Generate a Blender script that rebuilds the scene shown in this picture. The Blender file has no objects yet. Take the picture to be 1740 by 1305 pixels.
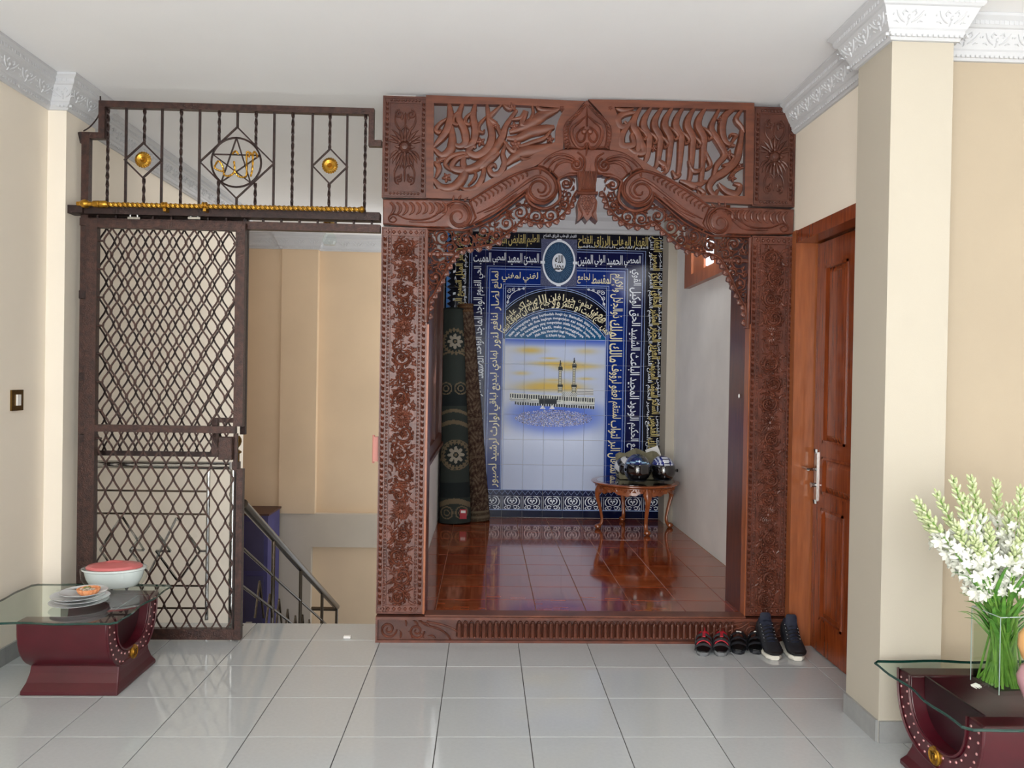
import bpy, math, random
from mathutils import Vector, Matrix
random.seed(7)
PI = math.pi
C = bpy.context.scene.collection
SC = bpy.context.scene
# ---------------------------------------------------------------- camera
F, YAW, PIT, ROL = 1303.2, 0.03542264, -0.00800025, 0.01666364
CAM = Vector((0.58083666, -4.46833048, 1.53759258))
fw = Vector((math.sin(YAW)*math.cos(PIT), math.cos(YAW)*math.cos(PIT), math.sin(PIT)))
r0 = Vector((math.cos(YAW), -math.sin(YAW), 0)); u0 = r0.cross(fw)
RT = r0*math.cos(ROL) + u0*math.sin(ROL); UP = -r0*math.sin(ROL) + u0*math.cos(ROL)
cd = bpy.data.cameras.new('camera'); cam = bpy.data.objects.new('camera', cd); C.objects.link(cam)
m = Matrix((RT, UP, -fw)).transposed().to_4x4(); m.translation = CAM
cam.matrix_world = m
cd.sensor_width = 36; cd.lens = F/1740*36; cd.clip_start = .05
SC.camera = cam
# ---------------------------------------------------------------- world, lights, exposure
SC.view_settings.view_transform = 'Standard'; SC.view_settings.look = 'None'
SC.view_settings.exposure = -0.08; SC.view_settings.gamma = 1.0
SC.view_settings.use_curve_mapping = False
w = bpy.data.worlds.new('world'); SC.world = w; w.use_nodes = True
bg = w.node_tree.nodes['Background']; bg.inputs[0].default_value = (.82, .91, 1, 1); bg.inputs[1].default_value = 1.3
def area(name, loc, target, sx, sy, power, col=(1, 1, 1)):
    l = bpy.data.lights.new(name, 'AREA'); l.shape = 'RECTANGLE'; l.size = sx; l.size_y = sy
    l.energy = power; l.color = col
    o = bpy.data.objects.new(name, l); C.objects.link(o); o.location = loc
    o.rotation_euler = (Vector(target)-Vector(loc)).to_track_quat('-Z', 'Y').to_euler()
    return o
area('window_daylight', (-.2, -12.2, 1.6), (0.2, 0, 2.2), 3.2, 2.6, 90, (.95, .98, 1))
area('side_window_daylight', (5.85, -7.5, 1.6), (-1.9, -1.5, 1.9), 3.5, 2.4, 80, (.95, .98, 1))
area('left_rear_fill', (-1.86, -7.0, 1.6), (4.0, -4.5, 1.9), 3.5, 2.2, 420, (.95, .98, 1))  # lamp added for assumed windows on the left, brightens the column's side
area('upward_fill', (1.2, -7.8, .06), (1.2, -7.6, 3.2), 6, 4, 600, (1, .98, .95))  # unseen upward fill lamp added to brighten the ceiling like floor bounce
area('stairwell_side_fill', (1.2, 4.5, 1.9), (-1.5, 4.2, 1.2), 1.6, 2.0, 34, (1, .95, .88))  # fill lamp added out of view to light the far stairwell wall
area('stairwell_top_fill', (-1.2, 2.2, 3.1), (-1.2, 2.4, 0), 1.2, 2.2, 5, (1, .95, .9))  # added fill lamp under the closed stairwell ceiling, no opening above it
area('niche_left_fill', (.192, 1.8, 1.75), (2.4, 1.8, 1.5), 1.5, 1.4, 9, (.95, .97, 1))  # fill lamp added in front of the closed shutters to brighten the niche
area('niche_high_window_daylight', (2.33, 1.8, 2.66), (.4, 2.4, .8), .9, .4, 9, (.95, .97, 1))
# ---------------------------------------------------------------- pixel helper (1740 x 1305)
def P(x, y, X=None, Y=None, Z=None):
    d = fw + RT*((x-870)/F) - UP*((y-652.5)/F)
    if Y is not None: t = (Y-CAM.y)/d.y
    elif X is not None: t = (X-CAM.x)/d.x
    else: t = (Z-CAM.z)/d.z
    return CAM + d*t
# ---------------------------------------------------------------- materials
def lin(c):
    return tuple(((v/255+.055)/1.055)**2.4 if v/255 > .04045 else v/255/12.92 for v in c)
MT = {}
def mat(name, rgb, rough=.5, metal=0, spec=.5, var=0, scale=20, bump=0, bscale=60, coat=0, vcol=False, stretch=None, rgb2=None, emit=0):
    m = bpy.data.materials.new(name); m.use_nodes = True; nt = m.node_tree; N = nt.nodes; L = nt.links
    b = N['Principled BSDF']; c = lin(rgb)
    b.inputs['Base Color'].default_value = (*c, 1); b.inputs['Roughness'].default_value = rough
    b.inputs['Metallic'].default_value = metal; b.inputs['Specular IOR Level'].default_value = spec
    b.inputs['Coat Weight'].default_value = coat; b.inputs['Coat Roughness'].default_value = .08
    tc = N.new('ShaderNodeTexCoord'); mp = N.new('ShaderNodeMapping'); L.new(tc.outputs['Object'], mp.inputs[0])
    if stretch: mp.inputs['Scale'].default_value = stretch
    if var or rgb2:
        nz = N.new('ShaderNodeTexNoise'); nz.inputs['Scale'].default_value = scale; nz.inputs['Detail'].default_value = 5
        L.new(mp.outputs[0], nz.inputs[0])
        rp = N.new('ShaderNodeValToRGB'); rp.color_ramp.elements[0].position = .3; rp.color_ramp.elements[1].position = .7
        c2 = lin(rgb2) if rgb2 else tuple(min(1, v*(1+var)) for v in c); c1 = c if rgb2 else tuple(v*(1-var) for v in c)
        rp.color_ramp.elements[0].color = (*c1, 1); rp.color_ramp.elements[1].color = (*c2, 1)
        L.new(nz.outputs['Fac'], rp.inputs[0]); L.new(rp.outputs[0], b.inputs['Base Color'])
    if vcol:
        a = N.new('ShaderNodeVertexColor'); a.layer_name = 'Col'; L.new(a.outputs[0], b.inputs['Base Color'])
    if bump:
        n2 = N.new('ShaderNodeTexNoise'); n2.inputs['Scale'].default_value = bscale; n2.inputs['Detail'].default_value = 4
        L.new(mp.outputs[0], n2.inputs[0])
        bp = N.new('ShaderNodeBump'); bp.inputs['Strength'].default_value = bump; bp.inputs['Distance'].default_value = .01
        L.new(n2.outputs['Fac'], bp.inputs['Height']); L.new(bp.outputs[0], b.inputs['Normal'])
    if emit:
        b.inputs['Emission Color'].default_value = (*c, 1); b.inputs['Emission Strength'].default_value = emit
    MT[name] = m; return m
def glassmat(name, tint, ior=1.45):
    m = bpy.data.materials.new(name); m.use_nodes = True; nt = m.node_tree; N = nt.nodes; L = nt.links
    N.remove(N['Principled BSDF'])
    t = N.new('ShaderNodeBsdfTransparent'); t.inputs[0].default_value = (*tint, 1)
    g = N.new('ShaderNodeBsdfGlossy'); g.inputs['Roughness'].default_value = .01
    f = N.new('ShaderNodeFresnel'); f.inputs[0].default_value = ior
    gm = N.new('ShaderNodeNewGeometry'); mm = N.new('ShaderNodeMath'); mm.operation = 'SUBTRACT'; mm.inputs[0].default_value = 1; L.new(gm.outputs['Backfacing'], mm.inputs[1])
    m2 = N.new('ShaderNodeMath'); m2.operation = 'MULTIPLY'; L.new(f.outputs[0], m2.inputs[0]); L.new(mm.outputs[0], m2.inputs[1])
    x = N.new('ShaderNodeMixShader'); L.new(m2.outputs[0], x.inputs[0]); L.new(t.outputs[0], x.inputs[1]); L.new(g.outputs[0], x.inputs[2])
    L.new(x.outputs[0], N['Material Output'].inputs[0]); MT[name] = m; return m
mat('wall_cream', (242, 232, 216), .65, var=.03, scale=1.5, bump=.05, bscale=300)
mat('wall_beige', (180, 165, 143), .65, var=.03, scale=1.5, bump=.05, bscale=300)
mat('wall_column', (188, 180, 165), .6, var=.02, scale=1.5, bump=.05, bscale=300)
mat('wall_grey', (232, 228, 222), .7, var=.06, scale=2.5, bump=.08, bscale=200)
mat('wall_peach', (222, 196, 164), .7, var=.06, scale=1.3, bump=.06, bscale=200)
mat('wall_lower', (196, 184, 168), .7, var=.07, scale=1.6, bump=.06, bscale=200)
mat('ceiling_white', (247, 248, 250), .8, var=.015, scale=2)
mat('plaster_white', (202, 203, 206), .55)
mat('floor_tile', (186, 189, 190), .07, var=.025, scale=60, spec=.62)
mat('grout', (58, 56, 54), .8)
mat('skirting_tile', (150, 151, 150), .3, var=.06, scale=30)
mat('skirting_trim', (110, 108, 104), .5)
def parquet(name, c1, c2, rot):
    m = mat(name, c1, .07, coat=.4, spec=.55); nt = m.node_tree; N = nt.nodes; L = nt.links
    tc = N.new('ShaderNodeTexCoord'); mp = N.new('ShaderNodeMapping'); L.new(tc.outputs['Object'], mp.inputs[0]); mp.inputs['Rotation'].default_value[2] = rot
    br = N.new('ShaderNodeTexBrick'); L.new(mp.outputs[0], br.inputs[0]); br.inputs['Scale'].default_value = 1; br.inputs['Brick Width'].default_value = .1; br.inputs['Row Height'].default_value = .025
    br.inputs['Mortar Size'].default_value = .0012; br.inputs['Color1'].default_value = (*lin(c1), 1); br.inputs['Color2'].default_value = (*lin(c2), 1); br.inputs['Mortar'].default_value = (*lin((88, 36, 18)), 1)
    L.new(br.outputs['Color'], N['Principled BSDF'].inputs['Base Color'])
parquet('parquet', (126, 54, 26), (164, 80, 42), 0)
parquet('parquet_dark', (116, 48, 24), (154, 72, 38), PI/2)
mat('grout_cream', (150, 118, 90), .7)
mat('carved', (80, 41, 29), .34, rgb2=(112, 61, 44), scale=14, bump=.12, bscale=120, spec=.5)
mat('carved_dark', (66, 33, 24), .42, rgb2=(92, 50, 36), scale=14, bump=.12, bscale=120)
mat('board_wood', (84, 44, 30), .4, rgb2=(114, 64, 44), scale=6, stretch=(1, 1, 6), bump=.05)
mat('jamb_wood', (72, 34, 22), .3, rgb2=(104, 54, 32), scale=9, stretch=(6, 6, .6), spec=.5)
mat('casing_wood', (140, 76, 40), .35, rgb2=(166, 96, 56), scale=7, stretch=(8, 8, .8), coat=.15)
mat('door_wood', (104, 44, 18), .22, rgb2=(146, 68, 30), scale=6, stretch=(8, 8, .7), coat=.4)
mat('iron', (44, 28, 24), .4, metal=.3, rgb2=(76, 49, 41), scale=40, bump=.3, bscale=160)
mat('iron_dark', (34, 23, 22), .5, metal=.3, rgb2=(58, 38, 34), scale=40, bump=.2, bscale=160)
mat('gold', (205, 158, 62), .28, metal=.9, rgb2=(150, 104, 36), scale=50)
mat('brass_dark', (120, 92, 48), .25, metal=.9)
mat('chrome', (190, 190, 188), .14, metal=1)
mat('steel_rail', (96, 86, 76), .25, metal=1)
mat('tileprint', (255, 255, 255), .12, vcol=True, spec=.25)
mat('letter_cream', (236, 226, 186), .25)
mat('letter_white', (232, 238, 246), .25)
mat('letter_gold', (196, 178, 112), .25)
mat('letter_black', (12, 12, 18), .3)
mat('print_line', (150, 172, 220), .25)
mat('print_cyan', (70, 130, 200), .25)
mat('leather', (74, 14, 26), .33, var=.12, scale=8, bump=.06, bscale=500, coat=.15)
mat('leather_dark', (48, 10, 20), .4, var=.12, scale=8)
mat('stud', (205, 150, 150), .35, metal=.4)
glassmat('glass', (.90, .955, .93)); glassmat('vase_glass', (.95, .98, .96)); glassmat('water', (.93, .96, .88), 1.33)
mat('glass_edge', (20, 60, 52), .08, spec=.8)
mat('china', (232, 236, 238), .12, coat=.5)
mat('pink_lid', (205, 112, 112), .35)
mat('pastry', (226, 138, 84), .6, rgb2=(240, 176, 128), scale=60, bump=.4, bscale=90)
mat('cream_top', (240, 230, 214), .5, rgb2=(120, 90, 60), scale=90)
mat('spoon', (170, 172, 174), .18, metal=1)
mat('green_bit', (84, 120, 48), .5)
mat('table_wood', (128, 64, 32), .22, rgb2=(164, 92, 50), scale=12, coat=.5)
mat('visor', (14, 12, 14), .03, spec=1, coat=1)
mat('helmet_paint', (255, 255, 255), .12, vcol=True, coat=1)
mat('rubber_black', (16, 16, 18), .5)
mat('cloth_olive', (122, 116, 92), .85, var=.15, scale=18, bump=.2)
mat('carpet', (255, 255, 255), .95, vcol=True, bump=.5, bscale=500, spec=.1)
mat('shoe_black', (20, 23, 30), .6, var=.3, scale=60, bump=.2)
mat('shoe_navy', (22, 28, 48), .75, var=.2, scale=60)
mat('shoe_sole_white', (224, 220, 208), .5, var=.05)
mat('shoe_grey', (112, 114, 116), .6)
mat('shoe_strap', (60, 62, 66), .6, var=.15, scale=80)
mat('shoe_red', (190, 26, 48), .5)
mat('white_plastic', (236, 234, 230), .4)
mat('stem_green', (86, 132, 48), .45, rgb2=(126, 164, 76), scale=30)
mat('leaf_green', (66, 120, 46), .45, rgb2=(104, 156, 64), scale=30)
mat('petal_white', (232, 234, 222), .5)
mat('bud_green', (172, 188, 122), .5, rgb2=(210, 216, 182), scale=80)
mat('blue_paint', (64, 60, 110), .5, var=.12, scale=6)
mat('blue_shade', (62, 58, 92), .55, var=.1, scale=6)
mat('brown_paint', (70, 40, 30), .5)
mat('peach_glaze', (232, 176, 118), .3); mat('pink_glaze', (196, 150, 158), .3)
mat('label_red', (176, 46, 60), .5); mat('fabric_blue', (40, 60, 110), .8, var=.3, scale=50)
mat('pink_paint', (196, 128, 116), .5)
# ---------------------------------------------------------------- geometry collector
def cat(pts, n=6, closed=False):
    out = []; k = len(pts); pts = [Vector(p) for p in pts]
    if k < 3 and not closed:
        a, b = pts; return [a.lerp(b, i/n) for i in range(n+1)]
    rng = k if closed else k-1
    for i in range(rng):
        if closed: p0, p1, p2, p3 = pts[(i-1) % k], pts[i], pts[(i+1) % k], pts[(i+2) % k]
        else: p0, p1, p2, p3 = pts[max(i-1, 0)], pts[i], pts[i+1], pts[min(i+2, k-1)]
        for j in range(n):
            t = j/n
            out.append(.5*((2*p1)+(-p0+p2)*t+(2*p0-5*p1+4*p2-p3)*t*t+(-p0+3*p1-3*p2+p3)*t**3))
    if not closed: out.append(pts[-1])
    return out
class G:
    def __init__(s): s.v = []; s.f = []
    def add(s, vs, fs):
        b = len(s.v); s.v += [tuple(p) for p in vs]; s.f += [tuple(i+b for i in f) for f in fs]
    def box(s, x0, x1, y0, y1, z0, z1, c=0):
        if x0 > x1: x0, x1 = x1, x0
        if y0 > y1: y0, y1 = y1, y0
        if z0 > z1: z0, z1 = z1, z0
        if not c:
            s.add([(x, y, z) for z in (z0, z1) for x, y in ((x0, y0), (x1, y0), (x1, y1), (x0, y1))],
                  [(0, 3, 2, 1), (4, 5, 6, 7), (0, 1, 5, 4), (1, 2, 6, 5), (2, 3, 7, 6), (3, 0, 4, 7)])
        else:   # chamfered on the vertical edges and the top
            o = [(x0+c, y0), (x1-c, y0), (x1, y0+c), (x1, y1-c), (x1-c, y1), (x0+c, y1), (x0, y1-c), (x0, y0+c)]
            cx, cy = (x0+x1)/2, (y0+y1)/2
            i = [(cx+(x-cx)*(1-2*c/(x1-x0)), cy+(y-cy)*(1-2*c/(y1-y0))) for x, y in o]
            vs = [(x, y, z0) for x, y in o]+[(x, y, z1-c) for x, y in o]+[(x, y, z1) for x, y in i]
            fs = [tuple(range(7, -1, -1)), tuple(range(16, 24))]
            for k in range(8):
                j = (k+1) % 8; fs += [(k, j, 8+j, 8+k), (8+k, 8+j, 16+j, 16+k)]
            s.add(vs, fs)
        return s
    def prism(s, poly, a, b, ax='Y', bev=0):
        """polygon (p,q) extruded from a to b along axis ax; optional bevel on side a"""
        poly = [tuple(p) for p in poly]; n = len(poly)
        def mk(p, t):
            return {'Y': (p[0], t, p[1]), 'Z': (p[0], p[1], t), 'X': (t, p[0], p[1])}[ax]
        if bev:
            ins = inset(poly, bev); sg = 1 if b > a else -1
            vs = [mk(p, a) for p in ins]+[mk(p, a+sg*bev) for p in poly]+[mk(p, b) for p in poly]
            fs = [tuple(range(n)), tuple(range(3*n-1, 2*n-1, -1))]
            for i in range(n):
                j = (i+1) % n; fs += [(i, n+i, n+j, j), (n+i, 2*n+i, 2*n+j, n+j)]
        else:
            vs = [mk(p, a) for p in poly]+[mk(p, b) for p in poly]
            fs = [tuple(range(n)), tuple(range(2*n-1, n-1, -1))]+[(i, n+i, n+(i+1) % n, (i+1) % n) for i in range(n)]
        s.add(vs, fs); return s
    def ring(s, outer, inner, y0, y1):
        n = len(outer)
        vs = [(p[0], y, p[1]) for y in (y0, y1) for lst in (outer, inner) for p in lst]
        fs = []
        for i in range(n):
            j = (i+1) % n
            fs += [(i, j, n+j, n+i), (2*n+i, 3*n+i, 3*n+j, 2*n+j), (i, 2*n+i, 2*n+j, j), (n+i, n+j, 3*n+j, 3*n+i)]
        s.add(vs, fs); return s
    def tube(s, path, r, n=6, closed=False, cap=True, flat=1.0, up=None):
        path = [Vector(p) for p in path]; k = len(path); rs = r if isinstance(r, (list, tuple)) else [r]*k
        vs = []; prev = None
        for i, p in enumerate(path):
            a = path[i-1] if (i > 0 or closed) else p; b = path[(i+1) % k] if (i < k-1 or closed) else p
            t = (b-a)
            t = t.normalized() if t.length > 1e-9 else Vector((0, 0, 1))
            if prev is None:
                q = Vector(up) if up else (Vector((0, 0, 1)) if abs(t.z) < .9 else Vector((0, 1, 0)))
            else: q = prev
            nn = (q-t*q.dot(t))
            if nn.length < 1e-6: nn = t.orthogonal()
            nn.normalize(); prev = nn; bb = t.cross(nn)
            for j in range(n):
                an = 2*PI*j/n+(PI/4 if n == 4 else 0)
                vs.append(p+nn*(math.cos(an)*rs[i])+bb*(math.sin(an)*rs[i]*flat))
        fs = []
        for i in range(k if closed else k-1):
            i2 = (i+1) % k
            for j in range(n):
                j2 = (j+1) % n; fs.append((i*n+j, i*n+j2, i2*n+j2, i2*n+j))
        if cap and not closed: fs += [tuple(range(n-1, -1, -1)), tuple(range((k-1)*n, k*n))]
        s.add(vs, fs); return s
    def ridge(s, path, wid, y, h, t=0.0, groove=False, n=None, ends=True):
        """relief ribbon in the XZ plane facing -Y; path of (x,z); wid list or number (full width); t = thickness behind y"""
        p = [Vector((q[0], q[1])) for q in path]; k = len(p)
        if k < 2: return s
        if not isinstance(wid, (list, tuple)): wid = [wid]*k
        if len(wid) != k:
            wl = wid; wid = []
            for i in range(k):
                u = i/(k-1)*(len(wl)-1); a = int(min(u, len(wl)-2)); wid.append(wl[a]+(wl[a+1]-wl[a])*(u-a))
        if groove: sec = [(-1, 0), (-.85, .75), (-.5, 1), (0, .45), (.5, 1), (.85, .75), (1, 0)]
        else: sec = [(-1, 0), (-.7, .7), (0, 1), (.7, .7), (1, 0)]
        if t: sec = sec+[(1, -1), (-1, -1)]
        vs = []; m_ = len(sec)
        for i in range(k):
            d = p[min(i+1, k-1)]-p[max(i-1, 0)]
            d = d.normalized() if d.length > 1e-9 else Vector((1, 0))
            nx, nz = -d.y, d.x; w_ = wid[i]/2; hh = h*min(1, wid[i]/max(max(wid), 1e-6)*.6+.4)
            for a, b in sec:
                yy = y-(b*hh if b >= 0 else b*t)
                vs.append((p[i].x+nx*a*w_, yy, p[i].y+nz*a*w_))
        fs = []
        for i in range(k-1):
            for j in range(m_ if t else m_-1):
                j2 = (j+1) % m_; fs.append((i*m_+j, (i+1)*m_+j, (i+1)*m_+j2, i*m_+j2))
        if ends: fs += [tuple(range(m_)), tuple(range(k*m_-1, (k-1)*m_-1, -1))]
        s.add(vs, fs); return s
    def dome(s, x, z, r, y, h, n=8, rx=1.0, ang=0):
        vs = [(x, y-h, z)]; ca, sa = math.cos(ang), math.sin(ang)
        for rr, hh in ((.6, .8), (1, 0)):
            for j in range(n):
                a = 2*PI*j/n; dx, dz = math.cos(a)*r*rr*rx, math.sin(a)*r*rr
                vs.append((x+dx*ca-dz*sa, y-h*hh, z+dx*sa+dz*ca))
        fs = [(0, 1+j, 1+(j+1) % n) for j in range(n)]+[(1+j, 1+n+j, 1+n+(j+1) % n, 1+(j+1) % n) for j in range(n)]
        s.add(vs, fs); return s
    def lathe(s, prof, cx=0, cy=0, n=24, ax='Z', cz=0, sx=1, sy=1, a0=0, a1=2*PI):
        full = abs(a1-a0-2*PI) < 1e-6; m_ = n if full else n+1; vs = []
        for r, z in prof:
            for j in range(m_):
                a = a0+(a1-a0)*j/n; x, y = r*math.cos(a)*sx, r*math.sin(a)*sy
                vs.append({'Z': (cx+x, cy+y, cz+z), 'Y': (cx+x, cy+z, cz+y), 'X': (cx+z, cy+x, cz+y)}[ax])
        fs = []
        for i in range(len(prof)-1):
            for j in range(n):
                j2 = (j+1) % m_; fs.append((i*m_+j, i*m_+j2, (i+1)*m_+j2, (i+1)*m_+j))
        if full:
            if prof[0][0] > 1e-6: fs.append(tuple(range(n-1, -1, -1)))
            if prof[-1][0] > 1e-6: fs.append(tuple(range((len(prof)-1)*n, len(prof)*n)))
        s.add(vs, fs); return s
    def xf(s, M_): s.v = [tuple(M_ @ Vector(p)) for p in s.v]; return s
    def build(s, name, material, parent=None, smooth=False, col=None, flip=None, kind=None, mods=None):
        me = bpy.data.meshes.new(name); me.from_pydata(s.v, [], s.f)
        import bmesh
        if flip != 'keep':
            bm = bmesh.new(); bm.from_mesh(me); bmesh.ops.recalc_face_normals(bm, faces=bm.faces); bm.to_mesh(me); bm.free()
        if smooth:
            me.polygons.foreach_set('use_smooth', [True]*len(me.polygons))
            if smooth != 'all': me.set_sharp_from_angle(angle=math.radians(smooth if smooth is not True else 40))
        if col:
            at = me.color_attributes.new('Col', 'FLOAT_COLOR', 'CORNER'); k = 0; buf = []
            for pl in me.polygons:
                c = pl.center
                cc = lin(col(c)); buf += list((*cc, 1))*pl.loop_total
            at.data.foreach_set('color', buf)
        me.materials.append(MT[material] if isinstance(material, str) else material)
        o = bpy.data.objects.new(name, me); C.objects.link(o)
        if parent: o.parent = parent
        if kind: o['kind'] = kind
        return o
def inset(poly, d):
    n = len(poly); ar = sum(poly[i][0]*poly[(i+1) % n][1]-poly[(i+1) % n][0]*poly[i][1] for i in range(n)); sg = 1 if ar > 0 else -1
    out = []
    for i in range(n):
        a, b, c = Vector(poly[i-1][:2]), Vector(poly[i][:2]), Vector(poly[(i+1) % n][:2])
        e1 = (b-a); e2 = (c-b)
        if e1.length < 1e-9 or e2.length < 1e-9: out.append(tuple(b)); continue
        e1.normalize(); e2.normalize()
        n1 = Vector((-e1.y, e1.x))*sg; n2 = Vector((-e2.y, e2.x))*sg
        k = n1+n2; L_ = k.length
        if L_ < .3: out.append(tuple(b+n1*d)); continue
        k.normalize(); out.append(tuple(b+k*(d/max(.4, k.dot(n1)))))
    return out
def tag(o, label=None, cat_=None, group=None, kind=None):
    if label: o['label'] = label
    if cat_: o['category'] = cat_
    if group: o['group'] = group
    if kind: o['kind'] = kind
    return o
def thing(name, label, cat_, loc=(0, 0, 0), rz=0, group=None, kind=None):
    o = bpy.data.objects.new(name, None); C.objects.link(o); o.location = loc; o.rotation_euler = (0, 0, rz); o.empty_display_size = .05
    return tag(o, label, cat_, group, kind)
def struct(g, name, material, label, cat_='wall', **k):
    o = g.build(name, material, **k); tag(o, label, cat_, kind='structure'); return o
def share(src, name, parent, loc=(0, 0, 0), rot=(0, 0, 0), scale=(1, 1, 1), material=None):
    o = bpy.data.objects.new(name, src.data); C.objects.link(o); o.parent = parent; o.location = loc; o.rotation_euler = rot; o.scale = scale
    return o
def copy_tree(o, parent=None):
    c = o.copy(); C.objects.link(c)
    if parent: c.parent = parent
    for ch in list(o.children): copy_tree(ch, c)
    return c
def spiral(cx, cz, r, turns=1.5, a0=0, sgn=1, n=16, r1=.12):
    out = []
    for i in range(n+1):
        t = i/n; a = a0+sgn*turns*2*PI*t; rr = r*(1-t*(1-r1)) ; out.append((cx+rr*math.cos(a), cz+rr*math.sin(a)))
    return out
def inside(p, poly):
    x, y = p; c = False; n = len(poly)
    for i in range(n):
        x1, y1 = poly[i]; x2, y2 = poly[i-1]
        if (y1 > y) != (y2 > y) and x < (x2-x1)*(y-y1)/(y2-y1)+x1: c = not c
    return c
# ---------------------------------------------------------------- lettering
AR = {}
def _ar(ch, base, n):
    AR[ch] = [chr(base+i) for i in range(n)]
for ch, b_, n_ in [('ا',0xFE8D,2),('أ',0xFE83,2),('إ',0xFE87,2),('آ',0xFE81,2),('ب',0xFE8F,4),('ة',0xFE93,2),('ت',0xFE95,4),('ث',0xFE99,4),('ج',0xFE9D,4),('ح',0xFEA1,4),('خ',0xFEA5,4),('د',0xFEA9,2),('ذ',0xFEAB,2),('ر',0xFEAD,2),('ز',0xFEAF,2),('س',0xFEB1,4),('ش',0xFEB5,4),('ص',0xFEB9,4),('ض',0xFEBD,4),('ط',0xFEC1,4),('ظ',0xFEC5,4),('ع',0xFEC9,4),('غ',0xFECD,4),('ف',0xFED1,4),('ق',0xFED5,4),('ك',0xFED9,4),('ل',0xFEDD,4),('م',0xFEE1,4),('ن',0xFEE5,4),('ه',0xFEE9,4),('و',0xFEED,2),('ؤ',0xFE85,2),('ى',0xFEEF,2),('ي',0xFEF1,4),('ئ',0xFE89,4),('ء',0xFE80,1)]:
    _ar(ch, b_, n_)
def shape(s):
    s = s.replace('لا', '\uE001').replace('لإ', '\uE002').replace('لأ', '\uE003'); out = []
    LA = {'\uE001': (0xFEFB, 0xFEFC), '\uE002': (0xFEF9, 0xFEFA), '\uE003': (0xFEF7, 0xFEF8)}
    def canjoin_next(c): return c in AR and len(AR[c]) == 4
    def joinable(c): return (c in AR and len(AR[c]) >= 2) or c in LA
    for i, c in enumerate(s):
        prev = i > 0 and canjoin_next(s[i-1]) and joinable(c)
        nxt = i < len(s)-1 and canjoin_next(c) and joinable(s[i+1])
        if c in LA: out.append(chr(LA[c][1 if prev else 0]))
        elif c in AR:
            fr = AR[c]
            if len(fr) == 4: k = 3 if (prev and nxt) else 1 if prev else 2 if nxt else 0
            else: k = 1 if (prev and len(fr) > 1) else 0
            out.append(fr[k])
        else: out.append(c)
    return ''.join(reversed(out))
def textmesh(body, bold=0.0, res=1):
    c = bpy.data.curves.new('lettering', 'FONT'); c.body = body; c.size = 1; c.resolution_u = res; c.offset = bold
    o = bpy.data.objects.new('lettering', c); C.objects.link(o); bpy.context.view_layer.update()
    dg = bpy.context.evaluated_depsgraph_get(); me = bpy.data.meshes.new_from_object(o.evaluated_get(dg))
    vs = [(v.co.x, v.co.y) for v in me.vertices]; fs = [tuple(p.vertices) for p in me.polygons]
    bpy.data.objects.remove(o); bpy.data.curves.remove(c); bpy.data.meshes.remove(me)
    x0 = min(v[0] for v in vs); x1 = max(v[0] for v in vs); y0 = min(v[1] for v in vs); y1 = max(v[1] for v in vs)
    return [((v[0]-x0)/(x1-x0), (v[1]-y0)/(y1-y0)) for v in vs], fs, (x1-x0)/(y1-y0)
def put_text(g, body, fn, bold=0.0, res=1):
    """fn maps (s,t) in the unit square to a 3D point"""
    vs, fs, asp = textmesh(body, bold, res); g.add([fn(a, b) for a, b in vs], fs)
# ================================================================ STRUCTURE
CEIL = 3.18; AF = .15; T = .4; YM = 3.14
XR = 2.39; XC = 2.293
g = G(); g.box(-1.9, 6, -13, -2.4, -.2, 0)
struct(g, 'floor', 'floor_tile', 'glossy grey tiled floor of the room', 'floor')
g = G(); g.box(-1.9, 6, -2.4, .3, -.2, -.004)
flo = struct(g, 'floor', 'grout', 'square light grey floor tiles with dark joints in front of the archway', 'floor')
def tiles(parent, x0, x1, y0, y1, ox, oy, s, z, th, joint, mats, skip=None, name='floor_tile', swap=False):
    full = {}
    i0 = math.floor((x0-ox)/s); i1 = math.ceil((x1-ox)/s); j0 = math.floor((y0-oy)/s); j1 = math.ceil((y1-oy)/s)
    for i in range(i0, i1):
        for j in range(j0, j1):
            a0, a1 = max(ox+i*s, x0), min(ox+(i+1)*s, x1); b0, b1 = max(oy+j*s, y0), min(oy+(j+1)*s, y1)
            if a1-a0 < .02 or b1-b0 < .02 or (skip and skip((a0+a1)/2, (b0+b1)/2)): continue
            mt = mats[(i+j) % len(mats)]; key = (round(a1-a0, 3), round(b1-b0, 3), mt)
            if key in full:
                share(full[key], name, parent, ((a0+a1)/2, (b0+b1)/2, z))
            else:
                q = G(); h, k = (a1-a0-joint)/2, (b1-b0-joint)/2; q.box(-h, h, -k, k, -th, 0, c=.0015)
                o = q.build(name, mt, parent); o.location = ((a0+a1)/2, (b0+b1)/2, z); full[key] = o
tiles(flo, -1.9, 3.3, -2.4, .3, 0, 0, T, 0, .012, .0035, ['floor_tile'], skip=lambda x, y: (x > 2.62 and y > -1.0) or (x > 0 and y > 0))
g = G(); g.box(-2, 6, -13, 5, CEIL, CEIL+.1); g.box(-3.6, -2, 3.4, 5, CEIL, CEIL+.1)
struct(g, 'ceiling', 'ceiling_white', 'smooth white ceiling', 'ceiling')
# left wall with pilaster
g = G(); g.box(-2.05, -1.9, -13, 3.53, -2.3, CEIL)
struct(g, 'wall_left', 'wall_cream', 'cream painted wall on the left, running on behind the iron gate')
xp = P(107, 700, Y=-.05).x
g = G(); g.box(-1.9, xp, -.05, .27, -.2, CEIL)
struct(g, 'trim_1', 'wall_cream', 'narrow cream pilaster on the left wall beside the iron gate', 'pilaster')
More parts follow.
